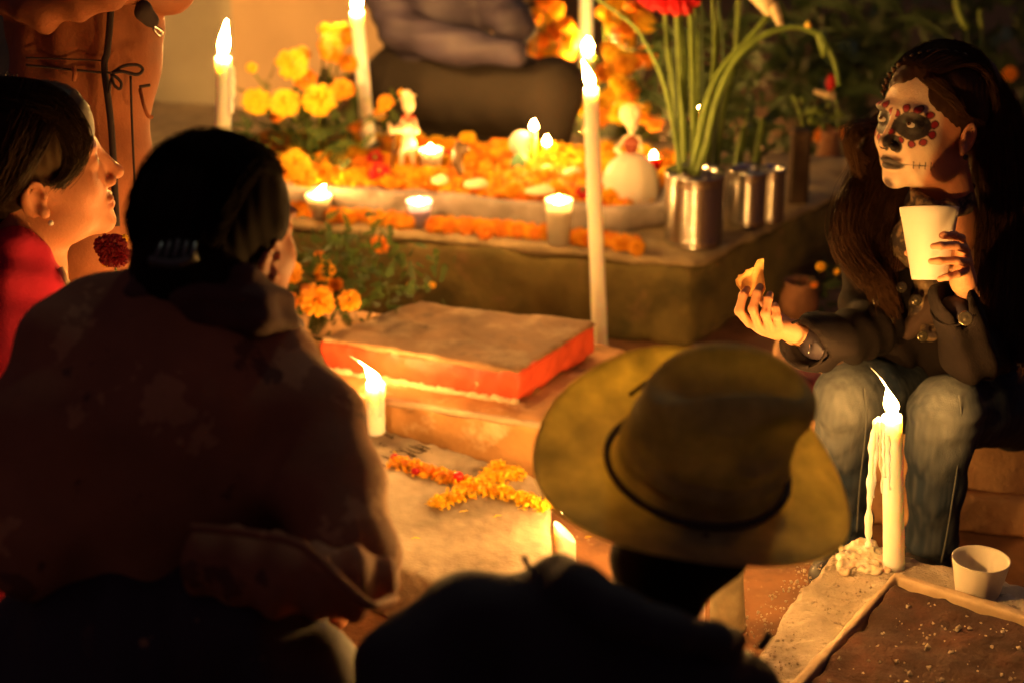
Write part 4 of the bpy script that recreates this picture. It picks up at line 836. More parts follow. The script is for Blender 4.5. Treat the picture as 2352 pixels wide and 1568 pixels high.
# ---------------------------------------------------------------- heads
def frame(f, up=(0, 0, 1), roll=0):
    f = np.array(f, float); f /= np.linalg.norm(f); r = np.cross(f, np.array(up, float)); r /= np.linalg.norm(r); u = np.cross(r, f)
    c, q = math.cos(roll), math.sin(roll); r2 = r*c+u*q; u2 = u*c-r*q
    return np.array([r2, f, u2]).T
def head(s, Oo, R, sc=1.0, neck=None, fem=True):
    def T(p): return Oo+R @ (np.array(p, float)*sc)
    def el(c, r, k=.012, sub=False, rr=None): s.ell(T(c), np.array(r)*sc, R if rr is None else R @ rr, k*sc, sub)
    def cp(a, b, ra, rb, k=.01, sub=False): s.cap(T(a), T(b), ra*sc, rb*sc, k*sc, sub)
    el((0, -.012, .035), (.073, .092, .080)); el((0, .028, -.020), (.060, .062, .082), .025); el((0, .030, -.070), (.045, .048, .032), .025)
    for x in (-1, 1):
        el((x*.040, .052, -.030), (.022, .022, .024), .02); el((x*.045, .015, -.070), (.018, .035, .026), .02)
    el((0, .072, -.094), (.018, .015, .015), .022)
    for x in (-1, 1):
        el((x*.026, .078, .020), (.026, .012, .009), .014)
        el((x*.031, .100, -.001), (.018, .014, .012), .010, True)
    cp((0, .082, .012), (0, .104, -.030), .0075, .0088, .012); el((0, .1065, -.034), (.0095, .0085, .0080), .006)
    for x in (-1, 1):
        el((x*.0115, .093, -.0405), (.0070, .009, .0065), .005)
    for x in (-1, 1):
        el((x*.031, .0735, 0), (.0145, .0145, .0135), .004); 
        el((x*.0310, .0900, -.0005), (.0125, .0085, .0040), .002, True); el((x*.0060, .0985, -.0455), (.0034, .006, .003), .002, True)
        el((x*.0095, .0855, -.0625), (.0130, .0075, .0045), .004)
    el((0, .0845, -.0725), (.0175, .0085, .0060), .004); cp((-.020, .0925, -.0672), (.020, .0925, -.0672), .0016, .0016, .002, True); cp((0, .0935, -.056), (0, .096, -.050), .002, .002, .006, True)
    for x in (-1, 1):                        # ears
        q = math.radians(18)*x; rr = np.array([[math.cos(q), 0, math.sin(q)], [0, 1, 0], [-math.sin(q), 0, math.cos(q)]]); t2 = math.radians(-14); r3 = np.array([[1, 0, 0], [0, math.cos(t2), -math.sin(t2)], [0, math.sin(t2), math.cos(t2)]])
        el((x*.0745, -.008, -.016), (.0065, .0175, .029), .006, False, rr @ r3); el((x*.0815, -.004, -.012), (.0060, .0095, .017), .003, True, rr @ r3); el((x*.079, -.012, .004), (.0035, .008, .010), .002, True, rr @ r3)
        el((x*.0755, .000, -.036), (.0060, .0080, .009), .004); el((x*.079, .007, -.014), (.004, .004, .006), .003)
    if neck is not None: s.cap(T((0, -.022, -.055)), np.array(neck), .049*sc, .055*sc, .02)
    return T
def eyes(T, R, parent, gaze, sc=1.0):
    for x in (-1, 1):
        c = T((x*.031, .0742, 0)); g = np.array(gaze, float); g = R @ (g/np.linalg.norm(g)); r = .0128*sc
        s_ = SD(); s_.ell(c, (r, r, r), k=.001); P, Q = s_.tri(.0011, smooth=2); P = c+(P-c)/np.linalg.norm(P-c, axis=1)[:, None]*r
        d = ((P-c)/r) @ g; col = np.where((d > .985)[:, None], (.005, .004, .004), np.where((d > .90)[:, None], (.05, .02, .008), (.42, .36, .28)))
        mesh('eye', P, Q, M['eye'], parent, col=col)
M['eye'] = mat('eye', vcol=True, rough=.08)
M['skin'] = mat('face_and_skin', vcol=True, rough=.48, sss=.2, sssr=(.010, .004, .002), bump=((260, .30), (900, .3)), spec=.35)
M['hair'] = mat('dark_brown_hair', (.036, .016, .008), .55, var=(30, .35), spec=.3, stint=(.9, .5, .2)); M['hairblack'] = mat('black_hair', (.012, .008, .006), .75, spec=.06, stint=(.9, .6, .3))
def hairs(guides, n, r=.00045, jit=.004, seed=1, m=12, spread=1.0, curl=.002):
    """guides: list of lists of (px,py,t); hairs are blended between neighbouring guides."""
    r_ = np.random.default_rng(seed); Gd = []
    for g in guides:
        P = catmull([U(*p) if len(p) == 3 and not isinstance(p, np.ndarray) else p for p in g], 8); d = np.r_[0, np.cumsum(np.linalg.norm(np.diff(P, axis=0), axis=1))]; q = np.linspace(0, d[-1], m)
        Gd.append(np.stack([np.interp(q, d, P[:, i]) for i in range(3)], 1))
    Gd = np.array(Gd); L = np.zeros((n, m, 3)); nc = max(4, n//45); cj = r_.normal(size=(nc, m, 3)); cj = np.cumsum(cj, 1)*jit*.30
    for i in range(n):
        u = r_.random()*(len(Gd)-1) if len(Gd) > 1 else 0; k = min(int(u), len(Gd)-2) if len(Gd) > 1 else 0; f = u-k
        base = Gd[k]*(1-f)+Gd[min(k+1, len(Gd)-1)]*f; c = int(u/(max(len(Gd)-1, 1))*nc*.999+r_.normal()*.6) % nc
        ph = r_.random()*6.28
        L[i] = base+cj[c]+r_.normal(size=3)*jit*spread+np.cumsum(r_.normal(size=(m, 3)), 0)*jit*.12+np.sin(np.linspace(0, 7, m)+ph)[:, None]*curl*np.array([1, .3, .2])
    R = r*(.7+.6*r_.random((n, 1)))*np.linspace(1, .35, m)[None]**.5
    return strands(L, R)
# ---------------------------------------------------------------- the girl with the painted face
TS = 1.045; HT = 3.27; HO = U(2139, 279, HT); az = math.radians(54); pt = math.radians(9)
HR = frame((-math.sin(az)*math.cos(pt), -math.cos(az)*math.cos(pt), math.sin(pt)), roll=math.radians(-4))
girl = empty('person', G(2180, 1290, 0), 'seated girl with a skull-painted face, long brown hair, dark coat and jeans', 'person')
def face_colour(P):
    q = (P-HO) @ HR/1.045; x, y, z = q.T; ax_ = np.abs(x); s_ = np.arctan2(ax_, y+.012)*.088
    skin = np.array([.50, .20, .09]); white = np.array([.62, .44, .27])
    w = np.clip((.078-s_-np.clip(-.02-z, 0, 1)*.25)/.012, 0, 1)*np.clip((z+.118)/.008, 0, 1)*np.clip((y-.012)/.010, 0, 1)
    w = w*(.90+.08*fnoise(P, 300, 61)+.08*fnoise(P, 90, 63)); w = np.clip(w, 0, 1)[:, None]
    c = skin*(1-w)+white*w
    def put(c, m, colr): m = np.clip(m, 0, 1)[:, None]; return c*(1-m)+np.array(colr)*m
    nz = .0010*fnoise(P, 500, 62)+.0006*fnoise(P, 170, 64)
    dark = (.022, .015, .012)
    ea, eb = (s_-.0300)/.0262, (z+.0025)/.0232; de = np.sqrt(ea**2+eb**2); c = put(c, (1.02-de+nz*25)/.05, dark)
    c = put(c, np.clip((.30-np.hypot((s_-.024)/.05, (z-.018)/.02))/.3, 0, .45), (.10, .07, .05))
    for k in range(11):
        a = 2*math.pi*(k+.35)/11; d = np.hypot((s_-.0300-.0318*math.cos(a)), (z+.0025-.0288*math.sin(a)))
        g_ = (s_ > .0035); c = put(c, (.0074-d+nz*.5)/.0012*g_, (.04, .008, .008)); c = put(c, (.0056-d+nz*.5)/.0012*g_, (.26, .014, .016))
    dn = np.minimum(np.hypot((ax_-.0115)/.0100, (z+.0385)/.0120), np.hypot((ax_-.006)/.010, (z+.028)/.010)); c = put(c, (1-dn)*5*np.clip((ax_-.0028)/.002, .25, 1)*(y > .07), dark)
    c = put(c, (1-np.hypot(ax_/.027, (z+.0680)/.0105)+nz*30)*6*(y > .045), (.055, .040, .030))
    lz = -.0665+.10*np.clip(s_-.025, 0, 1)**1.0*.55; c = put(c, (.0012-np.abs(z-lz)+nz*.3)/.0008*((s_ > .016) & (s_ < .0700) & (y > 0)), (.06, .045, .03))
    for k in range(4):
        sx = .0365+.0092*k; c = put(c, (.0010-np.abs(s_-sx)+nz*.3)/.0007*(np.abs(z-lz) < .0062+.0012*(k == 3))*(y > 0), (.06, .045, .03))
    c = put(c, (1-np.hypot(ax_/.014, (z+.101)/.012)+nz*40)*2.2*(y > .05)*.8, (.09, .06, .05))
    c = put(c, np.clip((z-.066+.002*fnoise(P, 90, 3)-np.clip(.03-ax_, 0, 1)*.2)/.02, 0, 1)*.85, (.10, .045, .02))
    ear = (ax_ > .070); c = put(c, ear*1.0, (.52, .22, .11))
    return c
hs = SD(); T = head(hs, HO, HR, 1.045, neck=U(2178, 520, 3.40))
hP, hQ = hs.tri(.0019, smooth=2)
# trunk and limbs under the clothes, then the hands
zh = lambda x, y, t, r: ((1680+x/5.227)*.98, (560+y/5.227)*.98, t, r/5.227*.98)
zk = lambda x, y, t, r: ((2080+x/5.228)*.98, (460+y/5.228)*.98, t, r/5.228*.98)
ht = SD(); k = .0035
PALM = [zh(420, 1010, 3.090, 70), zh(540, 1060, 3.082, 74), zh(660, 1085, 3.076, 74), zh(770, 1080, 3.072, 66)]
WR = zh(1040, 1160, 3.115, 118)
for q in PALM: ht.c2(q, zh(930, 1140, 3.098, 88), .014)
ht.c2(zh(600, 1070, 3.09, 80), WR, .02); ht.c2(WR, (1900, 782, 3.18, 25), .012)
for ch in ([zh(400, 1030, 3.085, 60), zh(275, 885, 3.060, 58), zh(325, 690, 3.062, 54), zh(372, 618, 3.082, 46)],
           [zh(520, 1070, 3.075, 58), zh(442, 855, 3.045, 60), zh(495, 665, 3.050, 54), zh(530, 585, 3.072, 46)],
           [zh(650, 1090, 3.070, 56), zh(595, 915, 3.040, 58), zh(630, 745, 3.045, 52), zh(652, 680, 3.064, 44)],
           [zh(770, 1090, 3.068, 52), zh(735, 955, 3.042, 52), zh(722, 860, 3.044, 47), zh(714, 812, 3.060, 40)]):
    for a, b in zip(ch[:-1], ch[1:]): ht.c2(a, b, k)
for a, b in zip([zh(900, 1060, 3.13, 70), zh(720, 930, 3.150, 62), zh(580, 790, 3.135, 50)], [zh(720, 930, 3.150, 62), zh(580, 790, 3.135, 50), zh(500, 690, 3.118, 44)]): ht.c2(a, b, .004)
tP, tQ = ht.tri(.0017, smooth=2)
hc = SD()
for q in [zk(900, 560, 3.105, 62), zk(940, 690, 3.10, 66), zk(950, 820, 3.10, 66), zk(930, 940, 3.10, 58)]: hc.c2(q, zk(930, 1040, 3.115, 100), .014)
hc.c2(zk(930, 1030, 3.115, 98), zk(945, 1190, 3.14, 98), .02); hc.c2(zk(945, 1190, 3.14, 96), (2195, 720, 3.19, 24), .01)
for ch in ([zk(910, 520, 3.095, 54), zk(820, 480, 3.062, 50), zk(700, 478, 3.058, 46), zk(668, 482, 3.062, 40)],
           [zk(950, 650, 3.090, 56), zk(840, 605, 3.056, 52), zk(650, 608, 3.042, 48), zk(560, 615, 3.046, 40)],
           [zk(960, 810, 3.088, 54), zk(850, 790, 3.058, 50), zk(640, 792, 3.048, 46), zk(535, 798, 3.052, 40)],
           [zk(940, 930, 3.092, 48), zk(860, 955, 3.062, 46), zk(740, 990, 3.055, 42), zk(640, 1015, 3.060, 38)]):
    for a, b in zip(ch[:-1], ch[1:]): hc.c2(a, b, k)
for a, b in [(zk(860, 900, 3.135, 62), zk(640, 820, 3.175, 54)), (zk(640, 820, 3.175, 54), zk(400, 730, 3.178, 46)), (zk(400, 730, 3.178, 46), zk(245, 700, 3.168, 40))]: hc.c2(a, b, .004)
cP, cQ = hc.tri(.0017, smooth=2)
ts = SD()
ts.chain([(2178, 520, 3.42, 40), (2170, 620, 3.45, 90), (2175, 800, 3.5, 85), (2240, 900, 3.62, 85)], .03)
ts.chain([(2010, 600, 3.42, 35), (2005, 740, 3.38, 28), (1890, 782, 3.17, 22)], .01).chain([(2320, 590, 3.5, 36), (2225, 835, 3.27, 28), (2195, 715, 3.18, 22)], .01).chain([(2030, 590, 3.42, 35), (2300, 580, 3.5, 36)], .02)
ts.chain([(2200, 930, 3.66, 60), (1950, 910, 3.36, 42), (1943, 1230, 3.49, 30), (1935, 1300, 3.50, 20), (1915, 1325, 3.46, 18)], .01).chain([(2400, 940, 3.72, 60), (2172, 935, 3.29, 42), (2140, 1240, 3.42, 30), (2135, 1310, 3.45, 20), (2115, 1335, 3.42, 18)], .01)
bP, bQ = ts.tri(.011, smooth=1)
oc, o2, o3 = len(hP), len(hP)+len(tP), len(hP)+len(tP)+len(cP)
def handcol(P, seed):
    c = np.tile(np.array([.56, .25, .12]), (len(P), 1)); v = fnoise(P, 160, seed)[:, None]; return c*(1+.05*v)
nails = [zk(545, 635, 3.035, 26), zk(520, 805, 3.040, 26), zk(625, 1010, 3.048, 24)]
cc = handcol(cP, 3)
for n_ in nails:
    d = np.linalg.norm(cP-U(*n_[:3]), axis=1); cc[d < pm(n_[3]*1.0, 3.04)*1.15] = (.45, .03, .07)
tc_ = handcol(tP, 4)
for n_ in [zh(372, 600, 3.06, 30), zh(485, 655, 3.035, 28)]:
    d = np.linalg.norm(tP-U(*n_[:3]), axis=1); w = np.clip(1-d/.014, 0, 1)[:, None]; tc_ = tc_*(1-w*.35)+np.array([.25, .07, .04])*w*.35
allP = np.concatenate([hP, tP, cP, bP]); allQ = np.concatenate([hQ, tQ+oc, cQ+o2, bQ+o3])
allC = np.concatenate([face_colour(hP), tc_, cc, np.tile((.5, .25, .15), (len(bP), 1))])
mesh('body', allP, allQ, M['skin'], girl, col=allC)
eyes(T, HR, girl, (.18, .93, .30), 1.045)
M['nail'] = mat('nail_paint', (.45, .03, .06), .2)
# coat
M['coat'] = mat('brown_wool_coat', (.0115, .0075, .0068), .85, var=(14, .2), bump=((380, .5), (16, .35)), spec=.15); M['coatdark'] = mat('dark_sleeve_lining', (.02, .012, .018), .7)
def fold(a, f, sd_): return lambda P: a*fnoise(P, f, sd_)+a*.7*np.sin((P @ np.array([.5, .3, .8]))*f*2.6+2.4*fnoise(P, f*.6, sd_+1))
s = SD(); s.chain([(2172, 555, 3.48, 70), (2165, 640, 3.47, 115), (2165, 760, 3.50, 118), (2210, 880, 3.56, 125)], .03)
s.chain([(2040, 600, 3.46, 60), (2300, 580, 3.52, 72)], .03)
s.chain([(1996, 605, 3.42, 58), (1990, 700, 3.41, 60), (2008, 752, 3.37, 60), (1905, 778, 3.17, 58), (1850, 790, 3.08, 56)], .016)
s.chain([(2325, 600, 3.52, 72), (2262, 800, 3.34, 68), (2222, 815, 3.22, 66), (2203, 740, 3.165, 60), (2192, 700, 3.135, 53)], .016)
s.chain([(2060, 800, 3.44, 60), (2010, 830, 3.42, 40)], .02)
s.c2((1815, 796, 3.03, 50), (1895, 780, 3.15, 40), .004, True); s.c2((2188, 655, 3.10, 47), (2194, 712, 3.135, 38), .004, True)
s.obj('coat', M['coat'], girl, res=.0050, disp=lambda P: fold(.0042, 22, 71)(P)+.0040*np.sin((P @ (RT*.75+UP*.5))*130+3.5*fnoise(P, 11, 74)))
s = SD(); s.c2((1872, 786, 3.115, 42), (1905, 780, 3.17, 40), .003); s.obj('sleeve_lining', M['coatdark'], girl, res=.005); s = SD(); s.c2((2192, 716, 3.14, 39), (2196, 745, 3.16, 38), .003); s.obj('sleeve_lining', M['coatdark'], girl, res=.005)
def ringline(c, ax_, r, th, name, mt, parent, n=40, sy=1.0):
    ax_ = np.array(ax_, float); ax_ /= np.linalg.norm(ax_); A = np.cross(ax_, [0, 0, 1.0]); A /= np.linalg.norm(A); B = np.cross(ax_, A)
    pts = [c+r*(math.cos(a)*A+sy*math.sin(a)*B) for a in np.linspace(0, 2*math.pi, n)]; return mesh(name, *tube(pts, th, 6, False), mt, parent)
cuffax = U(1905, 778, 3.17)-U(1850, 790, 3.08)
ringline(U(1846, 790, 3.074), cuffax, pm(55, 3.07), .0022, 'cuff_edge', M['coat'], girl); ringline(U(2193, 706, 3.135), U(2192, 700, 3.135)-U(2203, 740, 3.165), pm(54, 3.13), .0020, 'cuff_edge', M['coat'], girl)
M['button'] = mat('dark_metal_button', (.16, .13, .08), .25, metal=.8)
def button(p, nrm, r=.010):
    nrm = np.array(nrm, float); nrm /= np.linalg.norm(nrm)
    mesh('button', *lathe([(.0005, 0), (r, .000), (r*1.05, .002), (r*.9, .0035), (r*.6, .0022), (r*.35, .0028), (.0005, .0042)], 22, p, nrm), M['button'], girl)
button(U(2232-14, 732, 3.078), -FW*.8-RT*.2+UP*.1, .0115)
for (x, y, t) in [(2015, 690, 3.30), (2040, 735, 3.305), (2118, 772, 3.31), (2105, 690, 3.32), (2070, 660, 3.33), (2190, 862, 3.38)]: button(U(x, y, t), -FW+RT*.1, .0095)
# lapels, scarf
M['scarf'] = mat('patterned_scarf', (.16, .10, .05), .9, var=(60, .5), bump=((90, .8),), second=[((.035, .022, .02), 38, .48, .56), ((.30, .22, .12), 70, .62, .68)])
s = SD(); s.chain([(2108, 448, 3.30, 20), (2125, 475, 3.27, 26), (2165, 488, 3.28, 24), (2212, 462, 3.33, 22), (2225, 430, 3.38, 20)], .01).chain([(2100, 470, 3.31, 22), (2085, 530, 3.32, 30), (2068, 570, 3.33, 24), (2088, 600, 3.33, 18)], .01).chain([(2150, 500, 3.30, 22), (2140, 560, 3.34, 26), (2130, 640, 3.36, 24), (2120, 720, 3.37, 30), (2140, 760, 3.37, 20)], .01)
s.obj('scarf', M['scarf'], girl, res=.0042, disp=fold(.004, 60, 75))
M['lapel'] = mat('tan_lapel', (.045, .022, .013), .85, bump=((300, .4),), sheen=.3)
s = SD(); s.c2((2085, 760, 3.37, 22), (2150, 700, 3.36, 34), .02).c2((2150, 700, 3.36, 34), (2200, 640, 3.38, 30), .02).obj('lapel', M['lapel'], girl, res=.0045)
mesh('bracelet', *tube([U(*zh(870+i*9, 1235+i*6-(i-8)**2*.25, 3.098-.006, 0)[:3]) for i in range(18)], .0014, 6), mat('brass', (.8, .5, .15), .2, metal=1), girl)
mesh('zip_tab', *tube([U(*zh(1150-i*3, 1285+i*16, 3.09-.012, 0)[:3]) for i in range(8)], [.0016, .0026]*4, 6), M['tin'], girl)
ej = T((-.083, .002, -.046)); mesh('earring', *lathe([(.0003, -.005), (.004, -.003), (.005, 0), (.004, .004), (.0003, .005)], 12, ej), mat('black_bead', (.01, .01, .01), .1), girl)
# jeans and shoes
M['jeans'] = mat('washed_denim', vcol=True, rough=.9, var=(9, .10), bump=((520, .8),), spec=.1)
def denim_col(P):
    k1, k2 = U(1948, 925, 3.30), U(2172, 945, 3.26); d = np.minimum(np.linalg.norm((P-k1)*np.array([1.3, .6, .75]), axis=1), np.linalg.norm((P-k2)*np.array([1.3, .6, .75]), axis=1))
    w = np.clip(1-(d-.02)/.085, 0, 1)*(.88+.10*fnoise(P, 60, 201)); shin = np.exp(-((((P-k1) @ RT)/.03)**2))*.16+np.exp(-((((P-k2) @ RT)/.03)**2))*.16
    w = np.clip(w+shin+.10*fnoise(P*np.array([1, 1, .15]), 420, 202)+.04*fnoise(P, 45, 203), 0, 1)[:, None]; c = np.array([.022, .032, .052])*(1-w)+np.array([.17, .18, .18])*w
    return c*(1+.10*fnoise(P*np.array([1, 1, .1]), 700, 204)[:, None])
s = SD(); s.chain([(2180, 930, 3.66, 82), (2080, 905, 3.52, 88), (1990, 908, 3.38, 84), (1948, 915, 3.34, 80)], .02).chain([(1946, 930, 3.34, 76), (1944, 1000, 3.38, 66), (1945, 1100, 3.43, 57), (1948, 1200, 3.48, 51), (1938, 1268, 3.51, 55)], .02)
s.chain([(2440, 945, 3.72, 100), (2330, 940, 3.56, 92), (2230, 938, 3.38, 86), (2178, 938, 3.29, 80)], .02).chain([(2165, 950, 3.29, 80), (2158, 1020, 3.32, 72), (2150, 1120, 3.36, 63), (2142, 1220, 3.41, 55), (2130, 1290, 3.45, 55)], .02)
def denim(P):
    f = .0016*fnoise(P, 30, 81)+.0009*np.sin((P @ (RT*.6-UP*.8))*170+4*fnoise(P, 13, 83)); z = P[:, 2]; kn = np.exp(-((z-.36)/.05)**2)
    return f+.0042*np.sin(z*120+4*fnoise(P, 14, 82))*(.06+.45*kn+np.exp(-((z-.06)/.05)**2)*1.2)
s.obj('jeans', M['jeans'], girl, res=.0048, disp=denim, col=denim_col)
M['stitch'] = mat('denim_seam', (.12, .13, .13), .8, bump=((300, .5),))
surf_line([(2203, 905, 3.220), (2208, 960, 3.233), (2203, 1040, 3.268), (2190, 1130, 3.303), (2176, 1220, 3.344), (2162, 1290, 3.380)], .0011, 'seam', M['stitch'], girl)
surf_line([(1986, 890, 3.255), (1990, 960, 3.285), (1984, 1030, 3.325), (1974, 1120, 3.372), (1968, 1220, 3.425)], .0011, 'seam', M['stitch'], girl)
M['shoe'] = mat('black_shoe', (.02, .018, .02), .5)
for (x, y, t) in [(1935, 1305, 3.50), (2125, 1330, 3.44)]:
    p = U(x, y, t); p[2] = .035; s = SD(); s.cap(p+np.array([.01, .05, 0]), p+np.array([-.05, -.10, -.003]), .036, .030, .01); s.prism([p+np.array([-.09, -.14, 0]), p+np.array([.05, -.14, 0]), p+np.array([.05, .09, 0]), p+np.array([-.09, .09, 0])], -.05, .003, .003, True); s.obj('shoe', M['shoe'], girl, res=.006)
tag(SD().e2((1850, 905, 3.55), 60, 58, .10).chain([(1838, 880, 3.47, 20), (1822, 930, 3.50, 16)], .01).obj('red_cushion', mat('red_cloth', (.16, .008, .014), .8, var=(20, .3)), None, res=.008), 'edge of a red cloth bundle beside the knee in jeans', 'cloth')
# hair
cap = SD(); t_ = lambda p: HO+HR @ (np.array(p, float)*1.045)
cap.ell(t_((0, -.018, .036)), (.083, .103, .090), HR, .01); cap.ell(t_((0, .118, -.030)), (.100, .095, .108), HR, .006, True); cap.ell(t_((-.100, .018, -.048)), (.045, .052, .055), HR, .012, True)
cap.chain([(2210, 200, 3.34, 88), (2262, 300, 3.42, 70), (2300, 430, 3.45, 78), (2325, 600, 3.40, 82), (2340, 760, 3.34, 76)], .03)
cap.chain([(2065, 330, 3.42, 40), (2020, 430, 3.42, 55), (1990, 520, 3.40, 48), (2010, 590, 3.36, 34)], .03)
cap.ell(t_((-.098, .0, -.020)), (.030, .035, .045), HR, .010, True)
cap.obj('hair', M['hair'], girl, res=.004, disp=lambda P: .0022*fnoise(P, 90, 91)+.0006*np.sin((P @ RT)*520+3*fnoise(P, 18, 92)))
LG = [[(2045, 235, 3.36), (1998, 300, 3.38), (1972, 380, 3.37), (1945, 440, 3.33), (1926, 510, 3.30), (1948, 580, 3.27), (1992, 640, 3.25)],
      [(2040, 260, 3.38), (2010, 330, 3.38), (1975, 400, 3.36), (1945, 470, 3.31), (1935, 540, 3.28), (1965, 600, 3.26), (2012, 655, 3.25)],
      [(2050, 300, 3.39), (2020, 370, 3.38), (1992, 440, 3.35), (1965, 520, 3.31), (1975, 590, 3.28), (2010, 640, 3.27), (2040, 690, 3.27)],
      [(2060, 350, 3.39), (2040, 430, 3.37), (2020, 500, 3.34), (2000, 560, 3.31), (2015, 620, 3.30), (2035, 680, 3.30), (2045, 730, 3.31)],
      [(2080, 400, 3.38), (2062, 470, 3.36), (2052, 540, 3.34), (2048, 600, 3.32), (2040, 650, 3.32), (2050, 700, 3.33)]]
v, f = hairs(LG, 1500, .00055, .0055, 21, 16, 1.0, .003); mesh('hair_lock', v, f, M['hair'], girl)
v, f = hairs([[(2020, 290, 3.36), (1985, 292, 3.33), (1958, 305, 3.32), (1948, 330, 3.32), (1965, 355, 3.33), (1990, 370, 3.34)], [(2018, 300, 3.36), (1990, 305, 3.33), (1970, 315, 3.32), (1955, 345, 3.32), (1960, 375, 3.33), (1970, 410, 3.34)], [(2015, 275, 3.36), (1975, 280, 3.34), (1945, 290, 3.33), (1940, 320, 3.33), (1950, 350, 3.33)]], 420, .0005, .003, 22, 14, 1.0, .002); mesh('hair_lock', v, f, M['hair'], girl)
RG = [[(2170, 130, 3.24), (2235, 200, 3.24), (2262, 330, 3.30), (2268, 430, 3.34), (2262, 540, 3.33), (2255, 640, 3.30)],
      [(2180, 122, 3.25), (2265, 200, 3.28), (2300, 330, 3.33), (2310, 460, 3.35), (2310, 600, 3.31), (2300, 740, 3.26)],
      [(2190, 118, 3.28), (2290, 210, 3.33), (2335, 350, 3.37), (2350, 500, 3.37), (2350, 660, 3.32), (2340, 820, 3.27)],
      [(2190, 116, 3.32), (2300, 210, 3.40), (2360, 370, 3.42), (2385, 540, 3.42), (2390, 720, 3.38), (2390, 880, 3.33)]]
v, f = hairs(RG, 2000, .00055, .0058, 23, 18, 1.0, .003); mesh('hair_lock', v, f, M['hair'], girl)
def onhead(pts, off=.004):
    out = []
    for p in pts:
        p = np.array(p, float); d = p-np.array([0, -.018, .036]); q = d/np.array([.083, .103, .090]); out.append(t_(np.array([0, -.018, .036])+d/np.linalg.norm(q)*1.0+d/np.linalg.norm(d)*off))
    return out
TG = [onhead([(x0, .07, .10), (x0*1.2-.01, .02, .13), (x0*1.1-.03, -.05, .11), (x0-.06, -.09, .03), (x0-.07, -.10, -.03)], .002) for x0 in np.linspace(-.06, .05, 9)]
v, f = hairs(TG, 900, .0005, .0022, 24, 14); mesh('hair_lock', v, f, M['hair'], girl)
TG = [onhead([(-.035-.004*i, .078-.006*i, .075), (-.070, .045-.006*i, .045), (-.078, .012, .020), (-.082, -.035, .0), (-.08, -.06, -.04)], .0015) for i in range(5)]
v, f = hairs(TG, 500, .0005, .002, 25, 12); mesh('hair_lock', v, f, M['hair'], girl)
TG = onhead([(.062, .060, .035), (.055, .075, .062), (.040, .070, .085), (.020, .060, .105), (-.005, .045, .120), (-.030, .020, .125), (-.050, -.010, .120)], .003); Pb = catmull(TG, 9)
s = SD()
for i, p in enumerate(Pb[::2]): s.ell(p+(HR @ np.array([0, .003, 0]))*(1 if i % 2 else -1), (.0040, .0042, .0036), k=.002)
s.obj('hair_braid', M['hair'], girl, res=.0018)
# ---------------------------------------------------------------- foam cups and the piece of tortilla

CTP, CBT = U(*zk(513, 140, 3.118, 0)[:3]), U(*zk(512, 1022, 3.118, 0)[:3]); hC = np.linalg.norm(CTP-CBT)
def foam_cup(base, axis, rb, rt, h, label, dirty=False):
    root = empty('foam_cup', base, label, 'cup', None)
    mesh('cup_wall', *lathe([(rb*.92, 0), (rb, 0), (rb*1.01, .004), (rb*1.03, .005), (rb+(rt-rb)*.86, h*.875), (rt*.965, h*.885), (rt*.995, h*.985), (rt, h), (rt*.95, h), (rt*.90, h*.9), (rb*.93, .006), (.0005, .006)], 48, base, axis), M['foam'], root)
    if dirty: mesh('dregs', *lathe([(rb*.98, h*.20), (rb*.5, h*.21), (.0005, h*.205)], 24, base, axis), M['soil'], root)
    return root
foam_cup(CBT, CTP-CBT, .0284, .0483, hC, 'white foam cup held in the hand of the girl')
TS_ = TS; b2 = G(2244, 1362, BZ); foam_cup(b2, (.02, 0, 1), .0335, .0455, .062, 'empty white foam cup standing on the stucco block', True)
mesh('wick', *tube([b2+np.array([0, 0, .012]), b2+np.array([.004, -.002, .03])], .0016, 5), M['groove'], bpy.data.objects['foam_cup.001'])
outl = [zh(*p, 3.085, 0)[:3] for p in [(300, 640), (245, 560), (232, 500), (262, 470), (272, 440), (318, 428), (345, 405), (352, 380), (400, 370), (440, 350), (462, 352), (475, 300), (500, 258), (545, 245), (580, 240), (578, 330), (572, 420), (590, 520), (602, 620), (560, 700), (440, 720), (340, 700)]]
P = [U(*p) for p in outl]; c0 = sum(P)/len(P); Vt, Ft = [], []
for side in (0, 1):
    off = FW*(.0016 if side else -.0016); o = len(Vt)
    for rr in (1, .66, .33):
        for i, p in enumerate(P): q = c0+(p-c0)*(rr+(0 if rr < 1 else .0)); d = (q-c0); Vt.append(q+off+FW*(.010*(1-rr)+.25*(d @ RT)**2/.03+.0015*math.sin(i*1.9+rr*7)))
    Vt.append(c0+off+FW*.012); n = len(P)
    for k_ in range(2):
        for i in range(n): Ft.append((o+k_*n+i, o+k_*n+(i+1) % n, o+(k_+1)*n+(i+1) % n, o+(k_+1)*n+i))
    for i in range(n): Ft.append((o+2*n+i, o+2*n+(i+1) % n, o+3*n))
n = len(P); Ft += [(i, (i+1) % n, 3*n+1+(i+1) % n, 3*n+1+i) for i in range(n)]
tag(mesh('tortilla_piece', Vt, Ft, leafy('tortilla', (.80, .50, .16), .35)), 'torn triangle of toasted tortilla held up between the fingers', 'food')

TS = 1.0
